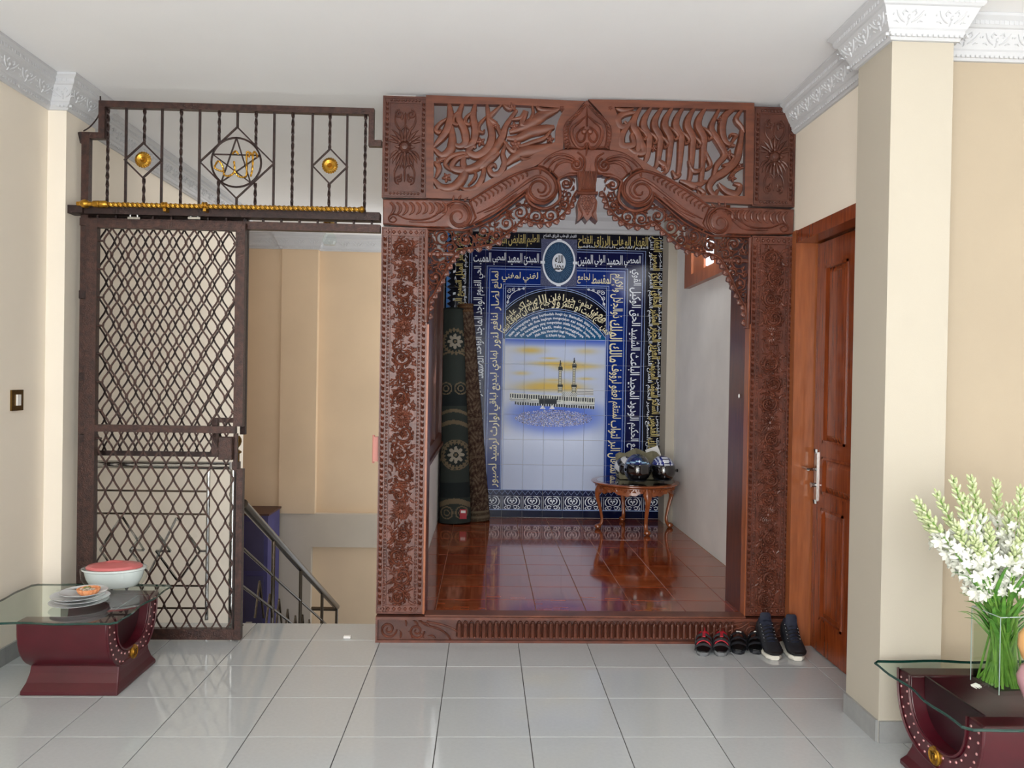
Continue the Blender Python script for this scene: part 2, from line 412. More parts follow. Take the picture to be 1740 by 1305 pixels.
# right: wall over the door, column, front wall
g = G(); g.box(XR, 2.6, -.95, 0.02, 2.425, CEIL); g.box(2.56, 2.6, -.95, .02, 0, 2.425)
struct(g, 'wall_right', 'wall_cream', 'cream wall above the wooden door on the right')
xe = P(1600, 1050, Y=-1.245).x
g = G(); g.box(XC, xe, -1.245, -.95, 0, CEIL)
struct(g, 'trim_2', 'wall_column', 'square pale column on the right in front of the wooden door', 'column')
g = G(); g.box(xe, 6, -1.06, -.95, 0, CEIL)
struct(g, 'wall_right_front', 'wall_beige', 'beige wall behind the white flowers on the right')
g = G(); g.box(6, 6.1, -13, -.95, 0, CEIL)
struct(g, 'wall_right_far', 'wall_cream', 'cream wall closing the room beyond the right picture edge')
# skirting
def skirting(pts, label, name, out=.012, h=.1, seg=.4, trim=False):
    root = thing(name, label, 'skirting', kind='structure'); pts = [Vector(p) for p in pts]
    for a, b in zip(pts, pts[1:]):
        d = b-a; L_ = d.length; d.normalize(); nrm = Vector((d.y, -d.x)); k = 0
        while k*seg < L_-.01:
            s0, s1 = k*seg+.001, min((k+1)*seg, L_)-.001; k += 1
            q = G(); q.box(0, s1-s0, 0, out, 0, h-.008)
            o = q.build('skirting_tile', 'skirting_tile', root)
            q2 = a+d*s0; o.location = (q2.x, q2.y, .0005); o.rotation_euler = (0, 0, math.atan2(d.y, d.x)-0)
            if (Matrix.Rotation(math.atan2(d.y, d.x), 2) @ Vector((0, 1))).dot(nrm) < 0:
                q3 = a+d*s1; o.location = (q3.x, q3.y, .0005); o.rotation_euler = (0, 0, math.atan2(d.y, d.x)+PI)
    return root
skirting([(-1.9, -6), (-1.9, -.06)], 'grey tile skirting along the foot of the left wall', 'baseboard_left')
skirting([(XC, -.95), (XC, -1.245), (xe, -1.245)], 'grey tile skirting around the foot of the square column', 'baseboard_column')
skirting([(xe+.02, -1.06), (4.4, -1.06)], 'grey tile skirting under the beige wall on the right', 'baseboard_right')
# prayer niche
WL, WR = .15, 2.42
g = G(); g.box(-.03, WL, .06, YM+.16, -2.3, CEIL)
struct(g, 'wall_niche_left', 'wall_grey', 'pale grey wall on the left side of the niche')
g = G(); g.box(WR, 2.56, .02, YM+.16, 0, CEIL)
struct(g, 'wall_niche_right', 'wall_grey', 'pale grey wall on the right side of the niche with scuff marks')
g = G(); g.box(WL, WR, YM+.012, YM+.16, 0, CEIL)
struct(g, 'wall_back', 'wall_grey', 'wall behind the blue tile mural')
g = G(); g.box(2.335, WR, 2.9, YM-.002, AF, CEIL)
struct(g, 'trim_3', 'wall_column', 'narrow white pilaster in the corner to the right of the blue mural', 'pilaster')
g = G(); g.box(WL, WR, .07, YM+.012, -.05, AF-.003)
fa = struct(g, 'floor', 'grout_cream', 'glossy reddish brown parquet patterned floor of the niche', 'floor')
tiles(fa, WL, WR, .07, YM, .31, .016, .3, AF, .01, .003, ['parquet', 'parquet_dark'])
# stairwell
YB = 4.70; xa = P(539, 600, Y=4.62).x; za = P(580, 873, Y=4.62).z; xb = P(528, 980, Y=4.62).x; zb = P(580, 930, Y=4.62).z
g = G(); g.box(-3.6, -.03, YB, YB+.15, -2.3, CEIL)
g.box(-3.6, xa, 4.62, YB, za, CEIL); g.box(P(477, 600, Y=4.6).x, xa, 4.60, 4.62, za, CEIL)
struct(g, 'wall_stairwell_back', 'wall_peach', 'peach painted far wall of the stairwell with a sunk panel')
g = G(); g.box(-3.6, -.03, 4.62, YB, zb, za-.001); g.box(-3.6, xb, 4.62, YB, -2.3, zb)
struct(g, 'wall_stairwell_lower', 'wall_lower', 'greyish lower part of the far stairwell wall with a sunk panel')
g = G(); g.box(-3.7, -3.6, 3.4, YB+.1, -2.3, CEIL); g.box(-3.6, -2.05, 3.43, 3.53, -2.3, CEIL)
struct(g, 'wall_stairwell_left', 'wall_peach', 'side wall of the stairwell landing')
g = G(); g.box(-3.6, -.03, .3, YB, -2.4, -2.3)
struct(g, 'floor_landing', 'skirting_tile', 'lower landing floor of the stairwell', 'floor')
st = thing('staircase', 'tiled stair flight going down behind the iron gate', 'stairs', (-1.39, .3, 0), kind='structure')
for k in range(11):
    q = G(); q.box(-.51, .51, .27*k, .27*(k+1)+.02, -.19*(k+1)-.15, -.19*(k+1)); q.build('step', 'skirting_tile', st)
q = G(); q.box(.515, .55, 0, .04, -.2, -.005); q.build('edge_trim', 'skirting_trim', st)
g = G(); g.box(-.87, -.03, .3, .306, -.2, -.006)
struct(g, 'trim_4', 'skirting_tile', 'floor edge above the stairwell', 'edge')
# ---------------------------------------------------------------- cornices
PROF = [(0, -.18), (.014, -.18), (.022, -.168), (.03, -.16), (.03, -.142), (.036, -.136), (.07, -.06), (.078, -.056), (.086, -.046), (.086, -.03), (.104, -.014), (.104, -.001), (0, -.001)]
def cornice(name, label, pts, side, zt=CEIL, fancy=True, prof=PROF):
    root = thing(name, label, 'cornice', kind='structure'); pts = [Vector(p) for p in pts]; k = len(pts)
    nr = []
    for i in range(k-1):
        d = (pts[i+1]-pts[i]).normalized(); nr.append(Vector((d.y, -d.x))*side)
    q = G(); m_ = len(prof); vs = []
    for i in range(k):
        if i == 0: b = nr[0]
        elif i == k-1: b = nr[-1]
        else: b = nr[i-1]+nr[i]; b = b/(b.dot(nr[i]))
        for o, z in prof: vs.append((pts[i].x+b.x*o, pts[i].y+b.y*o, zt+z))
    fs = [(i*m_+j, i*m_+(j+1) % m_, (i+1)*m_+(j+1) % m_, (i+1)*m_+j) for i in range(k-1) for j in range(m_)]
    fs += [tuple(range(m_)), tuple(range((k-1)*m_, k*m_))]
    q.add(vs, fs); q.build('moulding', 'plaster_white', root)
    if not fancy: return root
    for i in range(k-1):
        a, b = pts[i], pts[i+1]; d = (b-a); L_ = d.length; d.normalize(); n_ = nr[i]
        s0, s1 = .04, L_-.04
        if i > 0 and (nr[i-1]+nr[i]).length > .1: s0 = (-.05 if nr[i-1].dot(d) < 0 else .06)
        if i < k-2: s1 = L_+(.05 if nr[i+1].dot(d) > 0 else -.06)
        if s1-s0 < .08: continue
        R_ = G()
        nu = max(1, round((s1-s0)/.15)); un = (s1-s0)/nu
        for u in range(nu):     # garland motif on the slanted frieze: local x = along, z = up the frieze
            cx = s0+un*(u+.5)
            R_.dome(cx, .040, .011, 0, .007, 6, .75)
            for sg in (-1, 1):
                R_.ridge([(cx+sg*.008, .058), (cx+sg*.022, .066), (cx+sg*.03, .055), (cx+sg*.024, .046)], [.004, .009, .007, .004], 0, .006)
                R_.ridge([(cx+sg*.014, .02), (cx+sg*.03, .03), (cx+sg*.045, .045), (cx+sg*.058, .066)], [.005, .01, .009, .004], 0, .006)
                R_.ridge([(cx+sg*.04, .018), (cx+sg*.05, .026), (cx+sg*.062, .024)], [.004, .008, .004], 0, .005)
                R_.dome(cx+sg*.068, .05, .005, 0, .005, 5)
            R_.ridge([(cx, .028), (cx, .016), (cx-.004, .008)], [.008, .007, .003], 0, .006)
        sl = (Vector((.07-.036, -.06+.136))).normalized()   # frieze direction (out, up)
        no = Vector((sl.y, -sl.x))
        vs2 = []
        for x_, y_, z_ in R_.v:
            o_ = .036+sl.x*z_-no.x*y_; h_ = -.136+sl.y*z_-no.y*y_
            vs2.append((a.x+d.x*x_+n_.x*o_, a.y+d.y*x_+n_.y*o_, zt+h_))
        R_.v = vs2; R_.build('garland_relief', 'plaster_white', root, kind='stuff')
        D_ = G(); nd = int((s1-s0)/.022)
        for u in range(nd):
            c = s0+(u+.5)*(s1-s0)/nd
            for (o_, h0, h1, wd, ex) in ((.026, -.17, -.158, .007, .006), (.084, -.047, -.029, .0045, .004)):
                A = a+d*(c-wd)+n_*o_; B = a+d*(c+wd)+n_*(o_+ex)
                p1 = a+d*(c-wd)+n_*o_; p2 = a+d*(c+wd)+n_*o_; p3 = p2+n_*ex; p4 = p1+n_*ex
                D_.add([(p.x, p.y, zt+h) for h in (h0, h1) for p in (p1, p2, p3, p4)], [(0, 3, 2, 1), (4, 5, 6, 7), (0, 1, 5, 4), (1, 2, 6, 5), (2, 3, 7, 6), (3, 0, 4, 7)])
        D_.build('dentils', 'plaster_white', root, kind='stuff')
    return root
cornice('trim_5', 'white plaster garland cornice on the left wall and pilaster', [(-1.9, -6.5), (-1.9, -.05), (xp, -.05), (xp, .27), (-1.9, .27), (-1.9, 3.53)], 1)
cornice('trim_6', 'white plaster garland cornice above the door and around the square column', [(XR, .0), (XR, -.95), (XC, -.95), (XC, -1.245), (xe, -1.245), (xe, -1.06), (5.0, -1.06)], 1)
cornice('trim_7', 'white garland cornice on the far wall of the stairwell', [(-3.5, 4.62), (P(477, 600, Y=4.6).x-.001, 4.62), (P(477, 600, Y=4.6).x, 4.60), (xa, 4.60), (xa, YB), (-.03, YB)], 1)
cornice('trim_8', 'plain white cornice above the blue mural', [(WL, YM+.012), (WR, YM+.012)], 1, fancy=False, prof=[(0, -.19), (.02, -.19), (.025, -.165), (.04, -.15), (.06, -.08), (.09, -.05), (.1, -.03), (.1, -.001), (0, -.001)])
# ---------------------------------------------------------------- door on the right
dr = thing('door_1', 'brown varnished wooden panel door on the right with steel lever handle', 'door', (2.5, 0, 0), kind='structure')
XD = 2.50
def door_leaf():
    y0, y1, z0, z1 = -.94, -.075, .01, 2.34
    q = G(); st_ = .115
    q.box(0, .04, y0, y0+st_, z0, z1); q.box(0, .04, y1-st_, y1, z0, z1)
    rails = [(z0, z0+.19), (.83, .91), (1.12, 1.2), (z1-.14, z1)]
    for a, b in rails: q.box(0, .04, y0+st_, y1-st_, a, b)
    q.box(0, .04, (y0+y1)/2-.05, (y0+y1)/2+.05, z0+.19, .83); q.box(0, .04, (y0+y1)/2-.05, (y0+y1)/2+.05, 1.2, z1-.14)
    q.build('door_frame', 'door_wood', dr)
    ym = (y0+y1)/2
    for (a, b, c, d) in ((y0+st_, ym-.05, .2, .83), (ym+.05, y1-st_, .2, .83), (y0+st_, y1-st_, .91, 1.12), (y0+st_, ym-.05, 1.2, 2.2), (ym+.05, y1-st_, 1.2, 2.2)):
        q = G(); i = min(.045, (d-c)/4)
        vs = [(.02, a, c), (.02, b, c), (.02, b, d), (.02, a, d), (.004, a+i, c+i), (.004, b-i, c+i), (.004, b-i, d-i), (.004, a+i, d-i), (.03, a, c), (.03, b, c), (.03, b, d), (.03, a, d)]
        q.add(vs, [(4, 5, 6, 7), (0, 1, 5, 4), (1, 2, 6, 5), (2, 3, 7, 6), (3, 0, 4, 7), (11, 10, 9, 8), (0, 8, 9, 1), (1, 9, 10, 2), (2, 10, 11, 3), (3, 11, 8, 0)])
        p = q.build('panel', 'door_wood', dr)
        q = G()
        for (u0, u1, w0, w1) in ((a, b, c, c+.014), (a, b, d-.014, d), (a, a+.014, c, d), (b-.014, b, c, d)):
            q.box(-.006, .02, u0, u1, w0, w1, c=0)
        q.build('bead', 'door_wood', p)
door_leaf()
q = G(); q.box(XR-XD-.012, .05, -.06, .0, 0, 2.425); q.build('jamb', 'casing_wood', dr)
q = G(); q.box(XR-XD-.012, .05, -.949, -.06, 2.35, 2.42); q.build('lintel', 'door_wood', dr)
hd = G(); hz = 1.0; hy = -.12
hd.box(-.008, 0, hy-.016, hy+.016, hz-.14, hz+.14, c=0)
hd.lathe([(.0, -.018), (.016, -.015), (.02, 0), (.012, .012), (.0, .014)], hy, hz+.14, 10, 'X', 0) if 0 else None
for dz in (.14, -.14): hd.lathe([(.0, -.012), (.014, -.01), (.02, 0), (0, 0)], hy, hz+dz, 12, 'X') if 0 else None
hp = hd.build('handle_plate', 'chrome', dr)
q = G(); q.tube([(-.008, hy, hz+.04), (-.055, hy, hz+.04)], .009, 8); q.tube(cat([(-.055, hy, hz+.04), (-.06, hy-.02, hz+.042), (-.058, hy+.05, hz+.045), (-.05, hy+.11, hz+.035)], 4), [.009]*9+[.007]*3+[.006], 8)
q.build('lever', 'chrome', hp, smooth=True)
q = G(); q.tube([(-.008, hy, hz-.05), (-.03, hy, hz-.05)], .012, 10); q.tube([(-.03, hy, hz-.05), (-.034, hy, hz-.05)], .016, 10)
for dz in (.145, -.145): q.tube([(-.004, hy, hz+dz-.012), (-.006, hy, hz+dz+.012)], [.012, .016], 8)
q.build('lock_cylinder', 'chrome', hp, smooth=True)
# ---------------------------------------------------------------- windows of the niche
wn = thing('window_1', 'dark brown wooden window on the left wall of the niche', 'window', (WL, 0, 0), kind='structure')
y0, y1, z0, z1 = .9, 2.72, .93, 2.5
q = G()
for a, b, c, d in ((y0, y1, z0, z0+.09), (y0, y1, z1-.09, z1), (y0, y0+.09, z0+.09, z1-.09), (y1-.09, y1, z0+.09, z1-.09), ((y0+y1)/2-.045, (y0+y1)/2+.045, z0+.09, z1-.09)): q.box(.0, .035, a, b, c, d)
q.build('window_frame', 'jamb_wood', wn)
for a, b in ((y0+.09, (y0+y1)/2-.045), ((y0+y1)/2+.045, y1-.09)):
    q = G(); q.box(0, .012, a, b, z0+.09, z1-.09); q.build('shutter', 'jamb_wood', wn)
q = G(); q.box(0, .05, y0-.02, y1+.02, z0-.03, z0); q.build('window_sill', 'jamb_wood', wn)
wn = thing('window_2', 'small high window with orange brown frame on the right wall of the niche', 'window', (WR, 0, 0), kind='structure')
y0, y1, z0, z1 = 1.3, 2.42, 2.37, 2.95
q = G()
for a, b, c, d in ((y0, y1, z0, z0+.1), (y0, y1, z1-.1, z1), (y0, y0+.14, z0+.1, z1-.1), (y1-.22, y1, z0+.1, z1-.1)): q.box(-.05, 0, a, b, c, d)
q.build('window_frame', 'casing_wood', wn)
mat('daylight_pane', (236, 242, 250), .3, emit=1.3)
q = G(); q.box(-.012, 0, 1.6, 1.88, z0+.13, z1-.16); q.build('pane', 'daylight_pane', wn)
q = G()
for a, b in ((y0+.14, 1.6), (1.88, y1-.22)): q.box(-.03, 0, a, b, z0+.1, z1-.1)
q.build('side_board', 'casing_wood', wn)
# ================================================================ IRON GATE
def gp(x, y, Y=.03):
    v = P(x, y, Y=Y); return (v.x, v.z)
def gbar(g_, pts, r, Y=.03, n=4, closed=False):
    g_.tube([(a, Y, b) for a, b in [gp(x, y, Y) for x, y in pts]], r, n, closed=closed, up=(0, 1, 0)); return g_
def pxbox(g_, x0, y0, x1, y1, ya, yb):
    """box whose front face at depth ya spans the given corners; kept true to the vertical and level"""
    a = P(x0, y0, Y=ya); b = P(x1, y1, Y=ya); g_.box(a.x, b.x, ya, yb, b.z, a.z)
gr = thing('iron_grille', 'upper wrought iron grille with diamonds, star and gold rosettes above the gate', 'grille')
q = G(); zt = P(400, 178, Y=.02).z; x0, x1 = P(169, 170, Y=.02).x, P(636, 190, Y=.02).x; zs = P(640, 243, Y=.02).z; xl = P(140, 235, Y=.02).x
zs1 = P(150, 225, Y=.02).z
q.box(x0, x1, .01, .05, zt-.036, zt); q.box(x1-.03, x1, .01, .05, zs+.0152, zt-.0362); q.box(x1-.03, -.04, .01, .05, zs-.02, zs+.015)
q.box(x0, x0+.035, .01, .05, zs1+.0002, zt-.0362); q.box(xl, x0+.035, .01, .05, zs1-.035, zs1)
zb2 = P(400, 360, Y=.02).z
q.box(xl, xl+.042, .01, .05, .0, zs1-.0352)
q.build('grille_frame', 'iron', gr)
q = G(); q.tube([(xl-.01, .03, zs1+.0), (xl-.005, .03, zs1-.06)], [.02, .012], 6); q.tube(cat([(x0, .03, zt+.03), (x0-.005, .03, zt-.07), (x0-.05, .03, zt-.14), (xl-.0, .03, zs1+.01)], 5), .004, 5)
q.build('bracket', 'iron_dark', gr)
# horizontal rails with ties
zr1 = P(400, 358, Y=.02).z; zr0 = zr1-.046; zl1 = zr0-.018; zl0 = zl1-.044
q = G(); q.box(xl-.07, -.04, -.03, .05, zr0, zr1); q.build('top_rail', 'iron_dark', gr)
q = G(); q.box(xl, -.04, .0, .05, zl0, zl1); q.build('lower_rail', 'iron', gr)
q = G()
for k in range(17): q.box(xl+.09+k*.104, xl+.1+k*.104, .01, .03, zl1-.001, zr0+.001)
q.build('rail_ties', 'iron_dark', gr)
for px_ in (230, 332):
    a = P(px_, 370, Y=-.0); q = G(); q.box(a.x-.035, a.x+.035, -.02, .0, a.z-.012, a.z+.0); q.tube([(a.x-.02, -.02, a.z), (a.x-.02, -.02, a.z+.03)], .006, 6); q.tube([(a.x+.02, -.02, a.z), (a.x+.02, -.02, a.z+.03)], .006, 6); q.build('roller', 'chrome', gr)
BX = [(185, 1), (216, 0), (247, 1), (277, 0), (309.5, 1), (341, 0), (374, 1), (405, 0), (436.5, 1), (467.5, 0), (499, 1), (532.5, 0), (562, 1), (591.5, 0), (622.5, 1)]
for i, (bx, tw) in enumerate(BX):
    t_ = P(bx, 180, Y=.03); b_ = P(bx-4, 350, Y=.03); x = (t_.x+b_.x)/2
    q = G(); segs = [(zt-.036, zr1)]
    if i == 2: segs = [(zt-.036, P(244, 245, Y=.03).z), (P(244, 303, Y=.03).z, zr1)]
    if i == 7: segs = [(zt-.036, P(404, 217, Y=.03).z), (P(404, 336, Y=.03).z, zr1)]
    if i == 12: segs = [(zt-.036, P(561, 254, Y=.03).z), (P(561, 312, Y=.03).z, zr1)]
    if i == 6: segs = [(zt-.036, P(373, 244, Y=.03).z), (P(371, 307, Y=.03).z, zr1)]
    if i == 8: segs = [(zt-.036, P(436, 249, Y=.03).z), (P(434, 311, Y=.03).z, zr1)]
    for a, b in segs:
        q = G()
        if tw:      # twisted square bar
            k = max(4, int((a-b)/.016)); vs = []
            for s_ in range(k+1):
                z = a+(b-a)*s_/k; an = s_*.55; rr = .0092+.0012*math.sin(s_*1.9)
                for c_ in range(4): vs.append((x+rr*math.cos(an+c_*PI/2), .03+rr*math.sin(an+c_*PI/2), z))
            q.add(vs, [(s_*4+c_, s_*4+(c_+1) % 4, (s_+1)*4+(c_+1) % 4, (s_+1)*4+c_) for s_ in range(k) for c_ in range(4)]+[(0, 1, 2, 3), (k*4+3, k*4+2, k*4+1, k*4)])
        else: q.tube([(x, .03, a), (x, .03, b)], .0085, 4, up=(0, 1, 0))
        q.build('bar', 'iron_dark', gr)
for cx, cy, hw, hh in ((244, 273, 30, 29), (561, 283, 29, 29.5), (403, 277, 61, 59.5)):
    c = P(cx, cy, Y=.03); w_, h_ = hw*4.5/F, hh*4.5/F
    q = G(); q.tube([(c.x-w_, .025, c.z), (c.x, .025, c.z+h_), (c.x+w_, .025, c.z), (c.x, .025, c.z-h_)], .0085, 4, closed=True, up=(0, 1, 0)); q.build('diamond', 'iron_dark', gr)
for cx, cy in ((244, 272), (561, 282)):
    c = P(cx, cy, Y=.015); q = G()
    vs = [(c.x, .0, c.z)]; N_ = 40
    for rr, yy in ((.008, -.006), (.014, .002), (.03, -.004)):
        for j in range(N_): a = 2*PI*j/N_; vs.append((c.x+rr*math.cos(a), yy, c.z+rr*math.sin(a)))
    for j in range(N_): a = 2*PI*j/N_; r_ = .048 if j % 2 else .043; vs.append((c.x+r_*math.cos(a), .01-(0 if j % 2 else .008), c.z+r_*math.sin(a)))
    for j in range(N_): a = 2*PI*j/N_; vs.append((c.x+.04*math.cos(a), .025, c.z+.04*math.sin(a)))
    fs = [(0, 1+j, 1+(j+1) % N_) for j in range(N_)]
    for k in range(4): fs += [(1+k*N_+j, 1+(k+1)*N_+j, 1+(k+1)*N_+(j+1) % N_, 1+k*N_+(j+1) % N_) for j in range(N_)]
    fs.append(tuple(range(1+4*N_, 1+5*N_))); q.add(vs, fs)
    tag(q.build('rosette', 'gold', gr), 'fluted gold rosette')
c = P(402.5, 277, Y=.03); R_ = 41*4.5/F
q = G(); q.tube([(c.x+R_*math.cos(a*PI/20), .02, c.z+R_*math.sin(a*PI/20)) for a in range(40)], .006, 6, closed=True, up=(0, 1, 0)); q.build('circle', 'iron_dark', gr)
q = G(); pt = [(c.x+R_*math.cos(PI/2+k*4*PI/5), .018, c.z+R_*math.sin(PI/2+k*4*PI/5)) for k in range(5)]
for k in range(5): q.tube([pt[k], pt[(k+1) % 5]], .0052, 4)
q.build('star', 'iron_dark', gr)
def rope(g_, pts, r=.0055, Y=.0):
    path = cat([(a, Y, b) for a, b in [gp(x*.3793, y*.3793, .03) for x, y in pts]], 5)
    k = len(path); g_.tube(path, [r*(1.25 if i % 2 else .8) for i in range(k)], 6)
q = G()
for pts in ([(968, 755), (985, 728), (1002, 745), (1008, 772), (985, 768), (968, 757)], [(1008, 772), (1015, 792), (1040, 792), (1058, 772), (1056, 728)], [(1058, 772), (1075, 795), (1100, 800), (1112, 785), (1112, 695), (1122, 690), (1128, 700)], [(1140, 700), (1138, 760), (1130, 798)], [(1122, 712), (1128, 690), (1138, 704), (1146, 686), (1158, 700), (1158, 712)], [(1048, 698), (1062, 684), (1076, 698)]): rope(q, pts)
tag(q.build('calligraphy', 'gold', gr), 'twisted gold and black rope calligraphy')
# gold curtain rod
rod = thing('gold_rod', 'twisted gold curtain rod along the top rail of the iron gate', 'rod')
a = P(135, 346, Y=-.07); b = P(614, 356, Y=-.07); zz = (a.z+b.z)/2; q = G(); k = 260
path = [(P(176, 346, Y=-.07).x+(b.x-P(176, 346, Y=-.07).x)*i/k, -.07, a.z+(b.z-a.z)*i/k) for i in range(k+1)]
vs = []
for i, p in enumerate(path):
    for j in range(8):
        an = 2*PI*j/8+i*.33; rr = .0125*(1.12 if j % 2 == 0 else .9); vs.append((p[0], p[1]+rr*math.cos(an), p[2]+rr*math.sin(an)))
q.add(vs, [(i*8+j, i*8+(j+1) % 8, (i+1)*8+(j+1) % 8, (i+1)*8+j) for i in range(k) for j in range(8)]+[tuple(range(8)), tuple(range(k*8+7, k*8-1, -1))])
q.build('twisted_tube', 'gold', rod)
def rlathe(pr, x, z, name, m_='gold', Y=-.07):
    q = G(); q.lathe([(r, t) for t, r in pr], x, Y, 14, 'X', z); return q.build(name, m_, rod, smooth=True)
G_l = G.lathe
rlathe([(0, .012), (.02, .013), (.025, .02), (.045, .026), (.06, .02), (.065, .014), (.085, .013), (.09, .018), (.12, .02), (.125, .015), (.128, .019), (.16, .02), (.17, .014)], P(131, 346, Y=-.07).x, a.z, 'finial')
for px_ in (280, 348): c = P(px_, 349, Y=-.07); rlathe([(-.014, .013), (-.012, .019), (-.004, .019), (-.003, .015), (.003, .015), (.004, .019), (.012, .019), (.014, .013)], c.x, c.z, 'ring'); q = G(); q.box(c.x-.008, c.x+.008, -.075, -.03, c.z-.034, c.z-.012); q.build('bracket', 'gold', rod)
rlathe([(0, .013), (.012, .02), (.022, .016), (.03, .004)], b.x-.01, b.z, 'end_cap')
q = G(); q.box(P(120, 350, Y=-.05).x, P(140, 350, Y=-.05).x, -.05, -.03, a.z-.045, a.z-.005); q.build('wall_bracket', 'iron_dark', rod)
# sliding gate
def lattice(parent, x0, x1, z0, z1, Y, pitch, period, phase, r=.0058, offx=0.0, mat_='iron'):
    n_ = int(round((x1-x0)/pitch)); n_ -= n_ % 2; sp = (x1-x0)/n_
    for k in range(n_):
        cx = x0+sp*(k+.5); sg = 1 if k % 2 else -1; pts = []; A = sp/2
        # strip of soft zigzags touching its neighbours at the nodes
        zs = []; z = z1
        step = period/8; kk = 0
        z = z1
        while z > z0+1e-4: zs.append(z); z -= step
        zs.append(z0)
        for z in zs:
            u = ((z-phase)/period) % 1.0; tri = 4*abs(u-.5)-1; s_ = math.copysign(min(1, abs(tri)*1.12)**.85, tri); pts.append((cx+sg*A*s_+offx, Y, z))
        q = G(); q.tube(pts, r, 4, up=(0, 1, 0)); q.build('lattice_strip', mat_, parent)
gt = thing('sliding_gate', 'dark brown wrought iron sliding gate with diamond lattice', 'gate')
YG = -.022
xs0, xs1 = P(143, 700, Y=YG-.02).x, P(161, 700, Y=YG-.02).x; xs2, xs3 = P(397, 900, Y=YG-.02).x, P(411, 900, Y=YG-.02).x
ztop, ztop2 = P(280, 376, Y=YG-.02).z, P(280, 389, Y=YG-.02).z; zbo, zbo2 = P(280, 1069, Y=YG-.02).z, .012
zm1, zm0 = P(280, 723, Y=YG-.02).z, P(280, 735, Y=YG-.02).z
q = G(); q.box(xs0, xs1, YG-.02, YG+.02, zbo2, ztop); q.build('stile', 'iron', gt)
q = G(); q.box(xs3-.036, xs3, YG-.02, YG+.02, zbo2, P(404, 797, Y=YG-.02).z); q.build('stile', 'iron', gt)
q = G(); q.box(xs2-.012, xs2+.01, YG-.01, YG+.012, P(404, 800, Y=YG-.02).z, zm0-.0005); q.build('lock_bar', 'iron', gt)
q = G(); q.box(xs2-.006, xs2+.002, YG-.012, YG+.012, zbo, P(404, 800, Y=YG-.02).z-.001); q.build('edge_bar', 'iron_dark', gt)
xt2, xt3 = P(399, 500, Y=YG-.02).x, P(415, 500, Y=YG-.02).x
q = G(); q.box(xt2, xt3, YG-.02, YG+.02, zm1+.0, ztop); q.build('stile', 'iron', gt)
for a, b in ((ztop2, ztop), (zm0, zm1), (zbo2, zbo)):
    q = G(); q.box(xs1+.0005, xs2 if b != zbo else xs3-.037, YG-.019, YG+.019, a, b-.0005); q.build('rail', 'iron', gt)
per = .1605
lattice(gt, xs1+.028, xs2-.02, zm1, ztop2, YG, .0432, per, P(165, 409, Y=YG).z)
lattice(gt, xs1+.012, xs2-.012, zbo, zm0, YG, .0432, per, P(165, 812, Y=YG).z)
q = G()
for k in range(8):
    z = P(160, 409, Y=YG).z-k*per
    for a, b in ((xs1, xs1+.03), (xs2-.03, xs2+.01)): q.tube([(a, YG, z), (b, YG, z)], .006, 6)
q.build('lattice_studs', 'iron', gt, kind='stuff')
q = G(); q.box(*[P(x, 768, Y=-.02).x for x in (375, 399)], YG-.045, YG-.02, P(380, 780, Y=-.02).z, P(380, 741, Y=-.02).z, c=.004); lp = q.build('lock_plate', 'iron', gt)
c = P(388, 768, Y=-.045); q = G(); q.tube(cat([(c.x, -.05, c.z+.018), (c.x+.008, -.052, c.z+.01), (c.x+.008, -.052, c.z-.015), (c.x, -.05, c.z-.018), (c.x-.003, -.05, c.z)], 3), .0035, 6); q.build('key_ring', 'gold', lp)
q = G(); q.box(*[P(x, 715, Y=.03).x for x in (361, 371)], .02, .05, P(365, 776, Y=.03).z, P(365, 710, Y=.03).z); q.box(*[P(x, 715, Y=.03).x for x in (371.2, 397)], .024, .05, P(380, 718, Y=.03).z, P(380, 710, Y=.03).z); q.build('latch_frame', 'iron', gt)
for yy in (500, 640, 745):
    c = P(135, yy, Y=YG); q = G(); q.box(c.x-.005, c.x+.03, -.02, .02, c.z-.02, c.z+.02); q.tube([(c.x-.002, -.01, c.z-.025), (c.x-.002, -.01, c.z+.025)], .006, 6); q.build('hinge', 'iron_dark', gt)
fg = thing('folding_gate', 'second iron lattice panel behind the upper half of the sliding gate', 'gate')
YF = .11; fz0 = P(280, 775, Y=YF).z; fz1 = P(280, 383, Y=YF).z; fx0 = P(157, 600, Y=YF).x; fx1 = P(402, 600, Y=YF).x
q = G(); q.box(fx0, fx1-.02, YF-.015, YF+.015, fz0, fz0+.028); q.build('rail', 'iron_dark', fg)
q = G(); q.box(fx0-.02, fx1+.06, YF-.015, YF+.015, fz1, fz1+.05); q.build('rail', 'iron_dark', fg)
q = G(); q.box(fx0-.03, fx0, YF-.015, YF+.015, fz0, fz1); q.build('stile', 'iron_dark', fg)
q = G(); q.box(fx1+.03, fx1+.06, YF-.015, YF+.015, P(404, 738, Y=YF).z, fz1); q.build('stile', 'iron_dark', fg)
lattice(fg, fx0+.03, fx1, fz0+.028, fz1, YF, .0442, per, P(165, 409, Y=YG).z+.02, mat_='iron_dark')
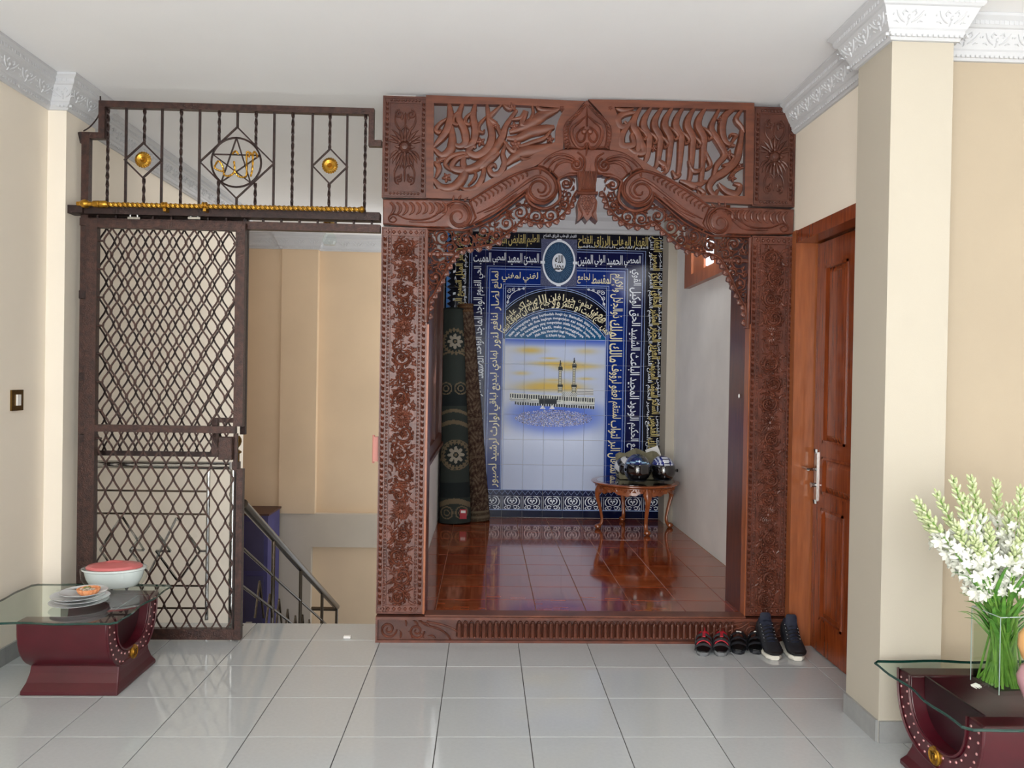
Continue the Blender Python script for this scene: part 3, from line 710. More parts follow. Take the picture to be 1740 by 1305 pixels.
# ---------------------------------------------------------------- chrome railing + brass knob
rl = thing('chrome_railing', 'chrome stair railing behind the gate with round handrail sloping down the stairwell', 'railing')
YR = .2
za_ = P(280, 790, Y=YR).z; xa0 = P(133, 790, Y=YR).x; xa1 = P(392, 790, Y=YR).x
q = G(); q.tube([(xa0, YR, za_), (xa1, YR, za_)], .024, 14); q.build('handrail', 'chrome', rl, smooth=True)
q = G(); q.tube([(xa0-.005, YR, za_), (xa0+.03, YR, za_)], .036, 14); q.build('wall_flange', 'chrome', rl, smooth=True)
xn = P(396, 900, Y=YR).x
q = G(); q.tube([(xn, YR, 0.0), (xn, YR, za_-.02)], .022, 14)
for z in (.28, .62, .8): q.tube([(xn, YR, z), (xn, YR, z+.02)], .026, 14)
q.build('post', 'chrome', rl, smooth=True)
YR = .2; xv = P(353, 900, Y=YR).x; xw = P(162, 900, Y=YR).x
for x in (xv, xw):
    q = G(); q.tube([(x, YR, .05), (x, YR, za_)], .011, 8); q.build('baluster', 'chrome', rl, smooth=True)
for yy in (834, 873, 995, 1033):
    z = P(250, yy, Y=YR).z; q = G(); q.tube([(xw, YR, z), (xv, YR, z)], .006, 6); q.build('cross_bar', 'steel_rail', rl)
for pts in ([(170, 934), (207, 877), (245, 935), (221, 935), (256, 890), (290, 937), (265, 936)], [(170, 934), (185, 955)], [(221, 935), (253, 975), (300, 880), (340, 936), (303, 988), (265, 936), (300, 985)], [(340, 936), (350, 936)]):
    q = G(); pp = [(v.x, YR, v.z) for v in (P(x, y, Y=YR) for x, y in pts)]
    for a, b in zip(pp, pp[1:]): q.tube([a, b], .0075, 6)
    q.build('zigzag_bar', 'chrome', rl)
# sloping rail
XS = P(413, 856, Y=.24).x
A = P(413, 856, X=XS); B = P(572, 1031, X=XS)
q = G(); q.tube([A, B], .03, 12); q.build('sloping_handrail', 'steel_rail', rl, smooth=True)
dv = (B-A)
for off, nm in ((-.27, 'sloping_bar'), (-.5, 'sloping_bar'), (-.74, 'sloping_bar')):
    q = G(); q.tube([A+Vector((0, 0, off)), B+Vector((0, 0, off))], .0095, 8); q.build(nm, 'steel_rail', rl)
for px_ in (465, 512, 549):
    t_ = P(px_, 900, X=XS); f_ = (t_.y-A.y)/dv.y; p0 = A+dv*f_; q = G(); q.tube([p0, p0+Vector((0, 0, -1.0))], .014, 8); q.build('baluster', 'steel_rail', rl)
q = G(); q.tube([B, B+Vector((0, 0, -1.1))], .014, 8); q.tube([B+Vector((0, -.01, -.02)), B+Vector((-.25, 0, -.02))], .02, 8); q.build('end_post', 'steel_rail', rl)
random.seed(3)
for k in range(11):
    f_ = .12+k*.08; p0 = A+dv*f_; up_ = -.36-.1*random.random(); q = G()
    q.tube([p0+Vector((0, 0, up_)), p0+dv*.035+Vector((0, 0, up_-.22))], .008, 5); q.tube([p0+Vector((0, 0, up_)), p0-dv*.03+Vector((0, 0, up_-.26))], .008, 5)
    q.build('zigzag_bar', 'steel_rail', rl)
q = G(); c = P(404, 750, Y=.22); q.lathe([(.0, .03+.055), (.018, .08), (.028, .062), (.03, .045), (.024, .025), (.012, .01), (.01, .0), (.028, -.012), (.03, -.02), (.018, -.03), (.018, -.075), (0, -.075)], c.x+.0, .2, 18, 'Z', c.z-.045)
q.v = [(x, y, z) for x, y, z in q.v]; q.build('brass_knob', 'brass_dark', rl, smooth=True)
q = G(); q.box(c.x-.02, c.x+.02, .18, .22, 0.005, c.z-.12); q.build('newel', 'iron', rl)
bc = thing('blue_cabinet', 'tall dark blue panelled cupboard at the bottom of the stairwell', 'cupboard', (-2.05, 4.27, -2.3))
q = G(); q.box(-.26, .26, -.18, .3, 0, 2.27); q.build('body', 'blue_paint', bc)
for dx in (-.24, -.005):
    for z_ in ((.1, 1.0), (1.06, 1.6), (1.66, 2.2)):
        q = G(); q.box(dx+.02, dx+.225, -.192, -.18, z_[0], z_[1]); q.build('door_panel', 'blue_shade', bc)
q = G(); q.box(-.275, .275, -.2, .32, 2.27, 2.29); q.build('top', 'brown_paint', bc)
c = P(560, 392, Y=3.9); lm = thing('ceiling_lamp', 'small brass and clear glass ceiling lamp over the stairwell', 'lamp', (c.x, 3.9, CEIL))
q = G(); q.lathe([(0, 0), (.07, 0), (.03, -.04), (.02, -.1), (0, -.1)], 0, 0, 16); q.build('brass_base', 'brass_dark', lm, smooth=True)
q = G(); q.lathe([(.02, -.09), (.07, -.14), (.08, -.2), (.06, -.24), (.0, -.25)], 0, 0, 16); q.build('glass_shade', 'vase_glass', lm, smooth=True)
sw = thing('light_switch', 'small brass-edged light switch on the left wall', 'switch', (-1.9, P(27, 680, X=-1.9).y, P(27, 680, X=-1.9).z))
q = G(); q.box(0, .01, -.05, .05, -.055, .055, c=0); q.build('plate', 'brass_dark', sw)
q = G(); q.box(.01, .017, -.014, .018, -.028, .03); q.build('rocker', 'white_plastic', sw)
q = G(); q.box(-.02, .02, -.012, .012, 0, .012); lt = q.build('paper_scrap', 'white_plastic'); c = P(590, 1084, Z=0); lt.location = (c.x, c.y, .001)
tag(lt, 'small white scrap lying on the grey floor left of the archway', 'litter')
# ================================================================ CARVED ARCHWAY
XM = 1.172
def A0(x, y): v = P(x, y, Y=0); return (v.x, v.z)
def Z5(x, y): return A0(640+x*.21264, 150+y*.21264)
def Z6(x, y): return A0(980+x*.21839, 150+y*.21839)
def MI(p, s): return p if s < 0 else (XM+(XM-p[0])*1.012, p[1])
def ML(pts, s): return [MI(p, s) for p in pts]
def cr(pts, n=5): return [(v.x, v.y) for v in cat([(p[0], p[1], 0) for p in pts], n)]
aw = thing('carved_archway', 'carved reddish brown wooden archway with pierced floral panels and cusped arch', 'archway')
def flower(g, x, z, r, y, h=.008, n=6, a0=0):
    for k in range(n):
        a = a0+2*PI*k/n; g.dome(x+math.cos(a)*r*.6, z+math.sin(a)*r*.6, r*.42, y, h, 6, 1.0)
    g.dome(x, z, r*.34, y-h*.4, h, 7)
def leaf(g, x, z, ang, L_, w_, y, h=.007, curl=.5, t=0.0):
    pts = []; a = ang
    for i in range(6):
        pts.append((x, z)); x += math.cos(a)*L_/5; z += math.sin(a)*L_/5; a += curl/5*2
    g.ridge(pts, [w_*.35, w_*.85, w_, w_*.8, w_*.45, w_*.08], y, h, t)
def rosette(g, x, z, r, y, h=.012, n=16):
    for k in range(n):
        a = 2*PI*k/n; leaf(g, x+math.cos(a)*r*.42, z+math.sin(a)*r*.42, a, r*.75, r*.3, y, h*.6, .15)
    for k in range(10):
        a = 2*PI*(k+.5)/10; leaf(g, x+math.cos(a)*r*.25, z+math.sin(a)*r*.25, a, r*.42, r*.24, y-h*.3, h*.6, 0)
    g.lathe([(r*.36, 0), (r*.34, -h*.9), (r*.27, -h*1.1), (r*.24, -h*.85), (0, -h*1.15)], x, z, 14, 'Y') if 0 else g.dome(x, z, r*.36, y-h*.2, h, 12)
def scroll_unit(g, x, z, r, y, s=1, a0=0, h=.009, t=0.0, fl=True, w_=.016):
    p = spiral(x, z, r, 1.35, a0, s, 18, .3); g.ridge(p, [w_*.5, w_, w_*.9, w_*.8, w_*.6, w_*.4], y, h, t)
    for k in range(9):
        a = a0+s*(k*.62); rr = r*(1-k*.03)
        leaf(g, x+math.cos(a)*rr, z+math.sin(a)*rr, a+s*.75, r*.62, w_*.95, y, h*.8, s*.9, t)
    if fl: flower(g, x, z, r*.42, y, h*.9, 6, a0) if not t else flower(g, x, z, r*.42, y, h*.9, 5, a0)
    g.dome(x+r*.1, z, r*.2, y, h, 6)
def band_teeth(g, x0, x1, z0, z1, y, n, h=.006):
    """zigzag row of carved triangles up a strip"""
    for k in range(n):
        a = z0+(z1-z0)*k/n; b = z0+(z1-z0)*(k+1)/n; m_ = (a+b)/2
        for (p, q_, r_) in (((x0, a), (x0, b), (x1, m_)), ((x1, m_-(b-a)/2), (x1, m_+(b-a)/2), (x0, a))):
            c = ((p[0]+q_[0]+r_[0])/3, (p[1]+q_[1]+r_[1])/3)
            sc = lambda v: (c[0]+(v[0]-c[0])*.8, y, c[1]+(v[1]-c[1])*.8)
            g.add([sc(p), sc(q_), sc(r_), (c[0], y-h, c[1])], [(0, 1, 3), (1, 2, 3), (2, 0, 3)])
# pillars
ZP0 = .155; ZP1 = P(680, 386, Y=0).z
for s in (-1, 1):
    rnd = random.Random(11 if s < 0 else 23)
    xL, xR = ((P(641, 900, Y=0).x, P(720, 900, Y=0).x) if s < 0 else (P(1268.5, 900, Y=0).x, P(1342, 900, Y=0).x))
    q = G(); q.box(xL, xR, .004, .075, ZP0, ZP1); pl = q.build('pillar', 'carved', aw)
    q = G()
    for xa_, xb_ in ((xL, xL+.006), (xR-.006, xR), (xL+.032, xL+.037), (xR-.037, xR-.032), (xL+.052, xL+.056), (xR-.056, xR-.052)): q.box(xa_, xb_, -.006, .004, ZP0+.002, ZP1-.002)
    for za1, zb1 in ((ZP0+.002, ZP0+.01), (ZP1-.01, ZP1-.002), (ZP0+.045, ZP0+.05), (ZP1-.05, ZP1-.045)): q.box(xL+.007, xR-.007, -.005, .004, za1, zb1)
    q.build('fillet', 'carved', pl)
    q = G(); band_teeth(q, xL+.008, xL+.03, ZP0+.05, ZP1-.05, .004, 62, .01); band_teeth(q, xR-.03, xR-.008, ZP0+.05, ZP1-.05, .004, 62, .01)
    for k in range(7):
        x = xL+.02+(xR-xL-.04)*(k+.5)/7
        for zc in (ZP0+.028, ZP1-.028): q.dome(x, zc, .013, .004, .01, 4)
    q.build('notched_border', 'carved', pl, kind='stuff')
    q = G(); nb = 105
    for k in range(nb):
        z = ZP0+.055+(ZP1-ZP0-.11)*(k+.5)/nb
        for x in (xL+.0445, xR-.0445): q.dome(x, z, .0075, .004, .007, 6)
    q.build('bead_row', 'carved', pl, kind='stuff')
    fx0_, fx1_ = xL+.058, xR-.058; fc = (fx0_+fx1_)/2; fw_ = fx1_-fx0_
    ros = [P(680, y, Y=0).z for y in (556, 709, 868)]
    for z in ros:
        q = G(); rosette(q, fc, z, .05, .004, .016, 20); q.build('rosette', 'carved', pl)
    z = ZP0+.1; rows = []
    while z < ZP1-.08:
        if min(abs(z-r_) for r_ in ros) > .085: rows.append(z); z += .118
        else: z += .03
    for k, z in enumerate(rows):
        sd = 1 if k % 2 else -1; q = G()
        scroll_unit(q, fc+sd*.012, z, .05, .004, sd, rnd.random()*6, .02, 0, True, .017)
        leaf(q, fc-sd*.05, z+.03, PI/2+sd*.6, .06, .022, .004, .011, sd*.8); leaf(q, fc-sd*.052, z-.02, -PI/2-sd*.5, .055, .02, .004, .011, -sd*.8)
        q.build('scroll_carving', 'carved', pl)
    q = G()
    for k in range(760):
        x = rnd.uniform(fx0_+.008, fx1_-.008); z = rnd.uniform(ZP0+.06, ZP1-.06); a = rnd.uniform(0, 6.28); L_ = rnd.uniform(.022, .042)
        ex = x+math.cos(a)*L_
        if ex < fx0_+.003 or ex > fx1_-.003: a = PI-a
        leaf(q, x, z, a, L_, .0115, .004, rnd.uniform(.007, .015), rnd.uniform(-1.2, 1.2))
    for k in range(120): q.dome(rnd.uniform(fx0_+.006, fx1_-.006), rnd.uniform(ZP0+.06, ZP1-.06), .0055, .004, .009, 5)
    q.build('leaf_filling', 'carved', pl, kind='stuff')
    # deep jamb behind the pillar
    q = G()
    if s < 0: q.box(WL+.002, xR+.004, .076, .36, AF+.001, ZP1-.0)
    else: q.box(xL-.004, WR-.002, .076, .36, AF+.001, ZP1-.0)
    q.build('jamb', 'jamb_wood', aw)
    q = G()
    if s < 0: q.box(xR+.0005, xR+.012, -.004, .07, ZP0, P(722, 548, Y=0).z-.01)
    else: q.box(xL-.006, xL-.0005, -.004, .07, ZP0, P(1268, 548, Y=0).z-.01)
    q.build('edge_strip', 'casing_wood', aw)
hg = G(); a_ = P(635, 742, Y=.03); b__ = P(641, 784, Y=.03); hg.box(a_.x, -.0345, .02, .05, b__.z, a_.z, c=0); hg.tube([(a_.x, .03, b__.z-.01), (a_.x, .03, a_.z+.01)], .007, 8); hg.build('hinge_plate', 'pink_paint', aw)
kn = G(); c = P(1257, 673, X=2.133); kn.dome(0, 0, .014, 0, .004, 10); kn.v = [(p[1], p[0], p[2]) for p in kn.v]
k_ = kn.build('sticker', 'white_plastic', aw); k_.location = (2.128, c.y, c.z)
# top square panels
def block(s):
    if s < 0: a = P(651, 162, Y=0); b = P(725, 337, Y=0)
    else: a = P(1281.5, 180, Y=0); b = P(1354, 352, Y=0)
    x0, x1, z1, z0 = a.x, b.x, 3.157, b.z
    if s > 0: x1 = min(x1, 2.388)
    q = G(); q.box(x0, x1, .002, .075, z0, z1); o = q.build('square_panel', 'carved_dark', aw)
    c_ = (x0+x1)/2; zc = (z0+z1)/2; q = G(); i = .036
    outer = [(x0+.008, z0+.008), (x1-.008, z0+.008), (x1-.008, z1-.008), (x0+.008, z1-.008)]; inner = [(x0+.014, z0+.014), (x1-.014, z0+.014), (x1-.014, z1-.014), (x0+.014, z1-.014)]
    q.ring(outer, inner, -.004, .002)
    outer = [(x0+i, z0+i), (x1-i, z0+i), (x1-i, z1-i), (x0+i, z1-i)]; i += .006; inner = [(x0+i, z0+i), (x1-i, z0+i), (x1-i, z1-i), (x0+i, z1-i)]
    q.ring(outer, inner, -.004, .002); q.build('fillet', 'carved_dark', o)
    q = G(); band_teeth(q, x0+.016, x0+.034, z0+.03, z1-.03, .002, 18, .008); band_teeth(q, x1-.034, x1-.016, z0+.03, z1-.03, .002, 18, .008)
    for k in range(9):
        x = x0+.04+(x1-x0-.08)*(k+.5)/9
        for zc_ in (z0+.025, z1-.025): q.dome(x, zc_, .009, .002, .008, 4)
    q.build('notched_border', 'carved_dark', o, kind='stuff')
    q = G(); q.dome(c_, zc, .03, -.006, .016, 12); q.ridge(spiral(c_, zc, .036, 1, 0, 1, 16, 1), .008, .002, .012); q.build('boss', 'carved_dark', o)
    q = G()
    for k in range(9):
        for vs_ in (1, -1):
            a = PI/2*vs_+(k-4)*.27; leaf(q, c_+math.cos(a)*.045, zc+math.sin(a)*.045, a, .09-abs(k-4)*.004, .02, .002, .012, (k-4)*.12*vs_)
    for k in range(8): a = PI/4*k; leaf(q, c_+math.cos(a)*.03, zc+math.sin(a)*.03, a, .03, .018, -.004, .008, 0)
    for vs_ in (1, -1):
        for hs in (1, -1):
            q.ridge(spiral(c_+hs*.033, zc+vs_*(.19), .026, 1.4, PI/2*vs_, -hs*vs_, 14, .2), [.01, .012, .01, .006], .002, .01)
            q.ridge(cr([(c_+hs*.058, zc+vs_*.19), (c_+hs*.056, zc+vs_*.14), (c_+hs*.03, zc+vs_*.1), (c_, zc+vs_*.13), (c_, zc+vs_*.2)]), [.006, .013, .013, .01, .006], .002, .01)
            leaf(q, c_+hs*.02, zc+vs_*.155, PI/2*vs_, .04, .016, .002, .01, hs*.5)
    q.build('acanthus_carving', 'carved_dark', o)
block(-1); block(1)
# pierced boards
op_L = [(458, 125), (800, 132), (1160, 140), (1500, 165), (1455, 250), (1430, 330), (1425, 430), (1280, 520), (1000, 680), (735, 828), (600, 815), (455, 805)]
ou_L = [(396, 60), (800, 74), (1200, 88), (1663, 108), (1590, 200), (1500, 300), (1488, 488), (1330, 590), (1060, 740), (760, 890), (600, 886), (396, 880)]
op_R = [(1312, 175), (1000, 165), (650, 155), (290, 150), (320, 230), (335, 330), (345, 440), (480, 545), (700, 690), (950, 832), (1130, 838), (1303, 842)]
ou_R = [(1376, 120), (1000, 110), (560, 98), (88, 92), (180, 190), (262, 300), (252, 478), (430, 590), (680, 740), (975, 888), (1150, 898), (1366, 908)]
def ribs(g, L_, Zf, y, t, h=.010):
    for w_, pts in L_: g.ridge(cr([Zf(*p) for p in pts], 6), [w_*.35, w_*.8, w_, w_, w_*.85, w_*.6, w_*.35], y, h, t)
U5 = .21264*4.47/F; U6 = .21839*4.47/F
LEFT = [(70, [(580, 120), (590, 230), (560, 340), (500, 420), (455, 470)]), (42, [(565, 240), (500, 290), (475, 335), (500, 358), (515, 330)]),
 (70, [(690, 120), (655, 230), (700, 330), (712, 430), (660, 465), (600, 430)]), (36, [(690, 160), (625, 220), (612, 275), (645, 292), (655, 265)]),
 (70, [(790, 120), (770, 230), (790, 330), (775, 430), (725, 465), (695, 470)]), (36, [(800, 170), (722, 230), (710, 275), (740, 292), (748, 268)]),
 (72, [(880, 120), (900, 260), (922, 380), (890, 480), (800, 540), (735, 505), (770, 462), (790, 480)]), (36, [(885, 220), (822, 290), (818, 340), (850, 355), (862, 332)]),
 (76, [(1120, 175), (1035, 300), (1000, 400), (935, 500), (850, 590), (760, 645), (650, 655), (600, 625), (650, 560), (760, 540)]),
 (45, [(1000, 410), (960, 300), (900, 240), (950, 180), (1000, 130)]), (50, [(1060, 250), (1150, 240), (1190, 190), (1160, 290), (1210, 290), (1250, 200), (1240, 130)]),
 (90, [(1450, 170), (1340, 210), (1250, 270), (1150, 320), (1060, 350)]), (86, [(1420, 310), (1330, 330), (1230, 350), (1130, 400), (1040, 400)]),
 (40, [(1400, 330), (1340, 400), (1250, 432), (1150, 462), (1090, 450)]), (96, [(1400, 455), (1270, 495), (1170, 510), (1090, 560), (1035, 610)]),
 (50, [(1110, 420), (1100, 500), (1060, 480), (1000, 400)]), (56, [(1040, 430), (1008, 520), (1022, 600), (985, 680), (925, 690), (900, 640), (940, 610), (955, 640)]),
 (76, [(600, 300), (605, 420), (585, 500), (520, 535), (455, 480)]), (80, [(450, 720), (520, 795), (620, 790), (700, 690), (690, 590), (710, 530)]),
 (44, [(600, 660), (550, 610), (590, 550), (700, 520), (740, 560)]), (52, [(860, 600), (850, 700), (800, 790), (720, 812), (665, 790)]),
 (32, [(760, 640), (792, 690), (770, 740), (730, 780)]), (76, [(980, 515), (900, 570), (850, 620), (800, 640)]), (50, [(460, 590), (500, 640), (470, 720)]), (36, [(460, 610), (520, 570), (570, 560)]),
 (34, [(1140, 540), (1180, 570), (1240, 560)]), (40, [(1010, 130), (1060, 165), (1110, 150)]), (40, [(1280, 130), (1300, 170), (1400, 180), (1480, 160)])]
RIGHT = []
for i, x in enumerate((500, 580, 665, 745, 830, 920, 1005)):
    b = 120+i*36
    RIGHT.append((66, [(x, 150), (x-50, 230), (x-60, 300), (x-20, 380), (x-20, 460), (x-40, 400+b), (x-80, 440+b)]))
    RIGHT.append((32, [(x-35, 300+(i % 3)*30), (x+20, 340+(i % 3)*30), (x+45, 380+(i % 3)*30), (x+20, 400+(i % 3)*30), (x+12, 375+(i % 3)*30)]))
RIGHT += [(60, [(460, 190), (370, 200), (320, 240), (340, 300), (390, 290), (370, 260)]), (64, [(450, 230), (370, 330), (345, 400), (360, 450), (440, 440), (430, 370), (440, 350)]), (60, [(440, 300), (500, 420), (520, 500), (450, 500), (400, 470)]),
 (60, [(1110, 160), (1060, 260), (1050, 330), (1110, 430), (1150, 520), (1090, 600), (1060, 700), (1020, 730)]), (66, [(1230, 160), (1150, 220), (1130, 330), (1160, 420), (1230, 450)]), (44, [(1290, 160), (1240, 240), (1280, 300), (1300, 350)]),
 (70, [(1290, 300), (1270, 440), (1240, 560), (1150, 650), (1070, 700), (1030, 770), (1070, 830), (1100, 790)]), (32, [(1180, 470), (1220, 400), (1240, 370), (1200, 360), (1190, 390)]), (60, [(1010, 720), (920, 760), (860, 740), (800, 720)]),
 (60, [(1100, 740), (1160, 800), (1240, 820), (1270, 760), (1220, 740)]), (34, [(1180, 700), (1240, 640), (1290, 620)]), (44, [(870, 560), (900, 640), (960, 640), (980, 580)]), (40, [(900, 760), (960, 790), (990, 820), (960, 835), (940, 800)]), (40, [(740, 640), (770, 690), (800, 670), (780, 650)]),
 (52, [(620, 560), (680, 600), (700, 650)]), (40, [(1130, 600), (1190, 590), (1220, 540), (1180, 500)]), (40, [(300, 160), (360, 175), (440, 160)]), (40, [(1000, 640), (1040, 600), (1010, 520), (1000, 480)])]
FLL = [(1110, 450, 46), (1385, 410, 36), (1080, 150, 40), (560, 715, 40), (830, 430, 40), (1100, 310, 40), (950, 300, 34), (500, 580, 34), (1480, 165, 26)]
FLR = [(1180, 520, 42), (1270, 610, 32), (930, 770, 36), (1115, 250, 32), (600, 470, 30), (1000, 540, 30), (1210, 700, 32), (260, 160, 22), (680, 620, 30)]
for (ou, op, RB, FL, Zf, U) in ((ou_L, op_L, LEFT, FLL, Z5, U5), (ou_R, op_R, RIGHT, FLR, Z6, U6)):
    q = G(); q.ring([Zf(*p) for p in ou], [Zf(*p) for p in op], -.012, .03); o = q.build('pierced_panel', 'board_wood', aw)
    for w_, pts in RB:
        q = G(); q.ridge(cr([Zf(*p) for p in pts], 6), [w_*U*k for k in (.35, .8, 1, 1, .85, .6, .35)], -.002, .016, .022); q.build('leaf', 'board_wood', o, smooth=True)
    for x, y, r in FL:
        q = G(); c = Zf(x, y)
        q.lathe([(0, .0), (r*U*.95, 0), (r*U*.95, .02), (0, .02)], c[0], 0, 8, 'Y') if 0 else None
        for k in range(5):
            a = 2*PI*k/5+x; q.ridge([(c[0], c[1]), (c[0]+math.cos(a)*r*U*.6, c[1]+math.sin(a)*r*U*.6), (c[0]+math.cos(a)*r*U, c[1]+math.sin(a)*r*U)], [r*U*.5, r*U*.7, r*U*.2], -.004, .012, .015)
        q.dome(c[0], c[1], r*U*.35, -.014, .006, 8); q.build('flower', 'carved', o)
# side beams, cyma scrolls
for s in (-1, 1):
    def M5(pts, n=0):
        p = ML([Z5(*a) for a in pts], s); return cr(p, n) if n else p
    bx = M5([(52, 890), (400, 893), (735, 905), (790, 960), (800, 1030), (760, 1090), (700, 1118), (400, 1112), (52, 1088)])
    if s > 0: bx = [(min(p[0], 2.39), p[1]) for p in bx]
    q = G(); q.prism(bx, -.012, .06, 'Y', bev=.006); o = q.build('side_beam', 'carved', aw)
    q = G()
    for k in range(9):      # gadroons
        x = 110+k*52; q.ridge(M5([(x, 915), (x+28, 945), (x+26, 985), (x-8+k*1, 1025-k*3)], 5), [.012, .02, .019, .006], -.012, .012)
    q.build('gadroons', 'carved', o)
    q = G(); q.ridge(M5([(110, 1050), (130, 1030), (160, 1050), (140, 1075), (105, 1065), (100, 1030), (150, 1010), (250, 1050), (400, 1050), (500, 1000), (570, 950), (620, 925)], 4), [.007, .009, .01, .01], -.012, .012)
    q.ridge(M5([(260, 1070), (400, 1075), (480, 1060), (560, 1000)], 5), [.004, .01, .01, .004], -.012, .01)
    for k in range(5): q.ridge(M5([(420+k*42, 915+k*2), (450+k*35, 940), (470+k*30, 965)], 4), [.006, .011, .003], -.012, .009)
    q.build('leaf_carving', 'carved', o)
    c = MI(Z5(652, 1030), s); q = G(); sg = -s
    q.dome(c[0], c[1], .075, -.012, .008, 20); q.build('volute', 'carved', o)
    q = G()
    for rr, a0_ in ((.098, 2.6), (.07, 1.2), (.05, -.6)): q.ridge(spiral(c[0], c[1], rr, 1.1, a0_ if s < 0 else PI-a0_, -sg, 22, .35), [.012, .017, .015, .01, .006], -.014, .014)
    q.build('volute_spiral', 'carved', o)
    q = G()
    for k in range(9):
        a = 1.9-k*.33; a = a if s < 0 else PI-a
        leaf(q, c[0]+math.cos(a)*.098, c[1]+math.sin(a)*.098, a-(.5 if s < 0 else -.5), .034, .016, -.012, .01, 0)
    q.build('scale_carving', 'carved', o)
    # rising cyma
    up_ = [(735, 902), (900, 800), (1060, 708), (1180, 660), (1290, 634), (1380, 680), (1435, 740), (1452, 810), (1420, 880), (1340, 935), (1250, 920), (1195, 865), (1190, 835)]
    lo_ = [(1080, 905), (960, 1000), (850, 1060), (740, 1110), (785, 1040)]
    body = cr(M5(up_), 3)[:-1]+M5(up_[-1:])+M5(lo_)
    q = G(); q.prism(body, -.03, .055, 'Y', bev=.012); o = q.build('rising_scroll', 'carved', aw)
    q = G()
    q.ridge(M5([(745, 912), (900, 812), (1060, 722), (1180, 672), (1290, 650), (1370, 690), (1420, 750), (1430, 820), (1390, 880), (1330, 908), (1265, 890), (1225, 840), (1230, 790), (1270, 755), (1320, 760), (1350, 800), (1330, 840), (1295, 840), (1285, 815)], 5), [.012, .016, .018, .018, .018, .016, .014, .012, .01], -.03, .016)
    q.ridge(M5([(800, 1010), (930, 950), (1060, 860), (1170, 780), (1230, 740), (1300, 715), (1370, 760), (1385, 820), (1350, 865), (1300, 870)], 5), [.006, .014, .018, .022, .018, .014, .012, .008], -.03, .014)
    q.ridge(M5([(800, 1075), (900, 1030), (1030, 945), (1140, 860), (1190, 820)], 5), [.008, .015, .016, .015, .008], -.03, .012)
    q.ridge(M5([(860, 1005), (960, 960), (1060, 890), (1120, 850)], 5), [.004, .012, .012, .003], -.03, .009)
    for dx, dy in ((1380, 690), (1300, 700)): leaf(q, *MI(Z5(dx, dy), s), 1.2 if s < 0 else PI-1.2, .04, .014, -.034, .01, .8 if s < 0 else -.8)
    q.build('scroll_ridge', 'carved', o, smooth=True)
    q = G()
    for k in range(13):
        t_ = k/12; x = 790+t_*400; y = 940-t_*232; q.ridge(M5([(x-26, y-38), (x+10, y-16), (x+8, y+12)], 3), [.005, .012, .005], -.032, .011)
    q.build('gadroons', 'carved', o)
    # lower edge strip of cyma
    q = G(); q.ridge(M5([(405, 1128), (600, 1134), (720, 1134), (850, 1085), (960, 1025), (1080, 930), (1185, 850)], 5), .012, -.012, .012, .06); q.ridge(M5([(1195, 860), (1220, 915), (1280, 955), (1350, 965), (1420, 935), (1465, 880), (1460, 790), (1450, 735), (1510, 700), (1600, 690)], 5), .018, -.012, .012, .05)
    q.build('edge_moulding', 'carved', aw)
    # shoulder under the crest
    q = G(); q.prism(cr(M5([(1278, 630), (1330, 575), (1400, 525), (1480, 495), (1560, 488), (1672, 488), (1715, 488)]), 3)[:]+M5([(1715, 700), (1672, 700), (1590, 690), (1540, 690), (1450, 730), (1400, 680), (1330, 640)]), -.022, .05, 'Y', bev=.008)
    o = q.build('shoulder', 'carved', aw); q = G()
    for k in range(3): q.ridge(M5([(1330+k*38, 618+k*30), (1390+k*28, 560+k*28), (1470+k*18, 535+k*28), (1560, 560+k*22), (1590, 590+k*14)], 5), [.006, .016, .018, .014, .008], -.022, .013)
    cc = MI(Z5(1592, 618), s); q.ridge(spiral(cc[0], cc[1], .040, 1.7, 1.2 if s < 0 else PI-1.2, -sg, 26, .12), [.014, .014, .012, .008], -.022, .016)
    q.ridge(M5([(1560, 690), (1640, 680), (1660, 620), (1650, 560), (1600, 520)], 5), [.006, .012, .014, .01], -.022, .012)
    q.build('shoulder_scroll', 'carved', o, smooth=True)
    # fretwork
    lip_px = [(727, 548), (730, 511), (737, 501), (756, 463), (774, 432), (792, 423), (814, 420), (839, 414), (861, 398), (878, 383), (891, 372.5), (903, 378), (918, 380), (939, 376.5), (954.5, 366), (967, 352.5), (972, 338), (978, 327)]
    lip = cr([A0(*p) for p in lip_px], 3)
    top = [Z5(*p) for p in [(1600, 690), (1510, 700), (1450, 735), (1462, 880), (1420, 935), (1340, 965), (1280, 955), (1220, 915), (1190, 855), (1080, 935), (960, 1030), (850, 1090), (720, 1138), (600, 1138), (400, 1132)]]
    reg = lip+top+[A0(723, 548)]
    rnd = random.Random(5); rg = ML(reg, s); fo = None
    q = G(); cents = []
    bb = (min(p[0] for p in reg), max(p[0] for p in reg), min(p[1] for p in reg), max(p[1] for p in reg))
    def edist(p): return min(((Vector(reg[i])-Vector(p)).length) for i in range(len(reg)))
    tries = 0
    for rmin, rmax, num in ((.042, .05, 3000), (.028, .04, 4000), (.016, .024, 5000)):
        for _ in range(num):
            p = (rnd.uniform(bb[0], bb[1]), rnd.uniform(bb[2], bb[3])); r = rnd.uniform(rmin, rmax)
            if not inside(p, reg): continue
            if not all(inside((p[0]+r*.8*math.cos(a*PI/4), p[1]+r*.8*math.sin(a*PI/4)), reg) for a in range(8)): continue
            if any((p[0]-c_[0])**2+(p[1]-c_[1])**2 < (r+c_[2])**2*.86 for c_ in cents): continue
            cents.append((p[0], p[1], r))
    q = G(); q.ridge(ML(lip, s), .011, -.012, .014, .045); q.ridge(ML([A0(725, 390), A0(724, 470), A0(724, 548)], s), .02, -.008, .004, .045); lp_ = q.build('fretwork_lip', 'carved', aw)
    fr = thing('fretwork', None, None) if 0 else None
    frame_o = lp_
    big = G(); ncur = 0
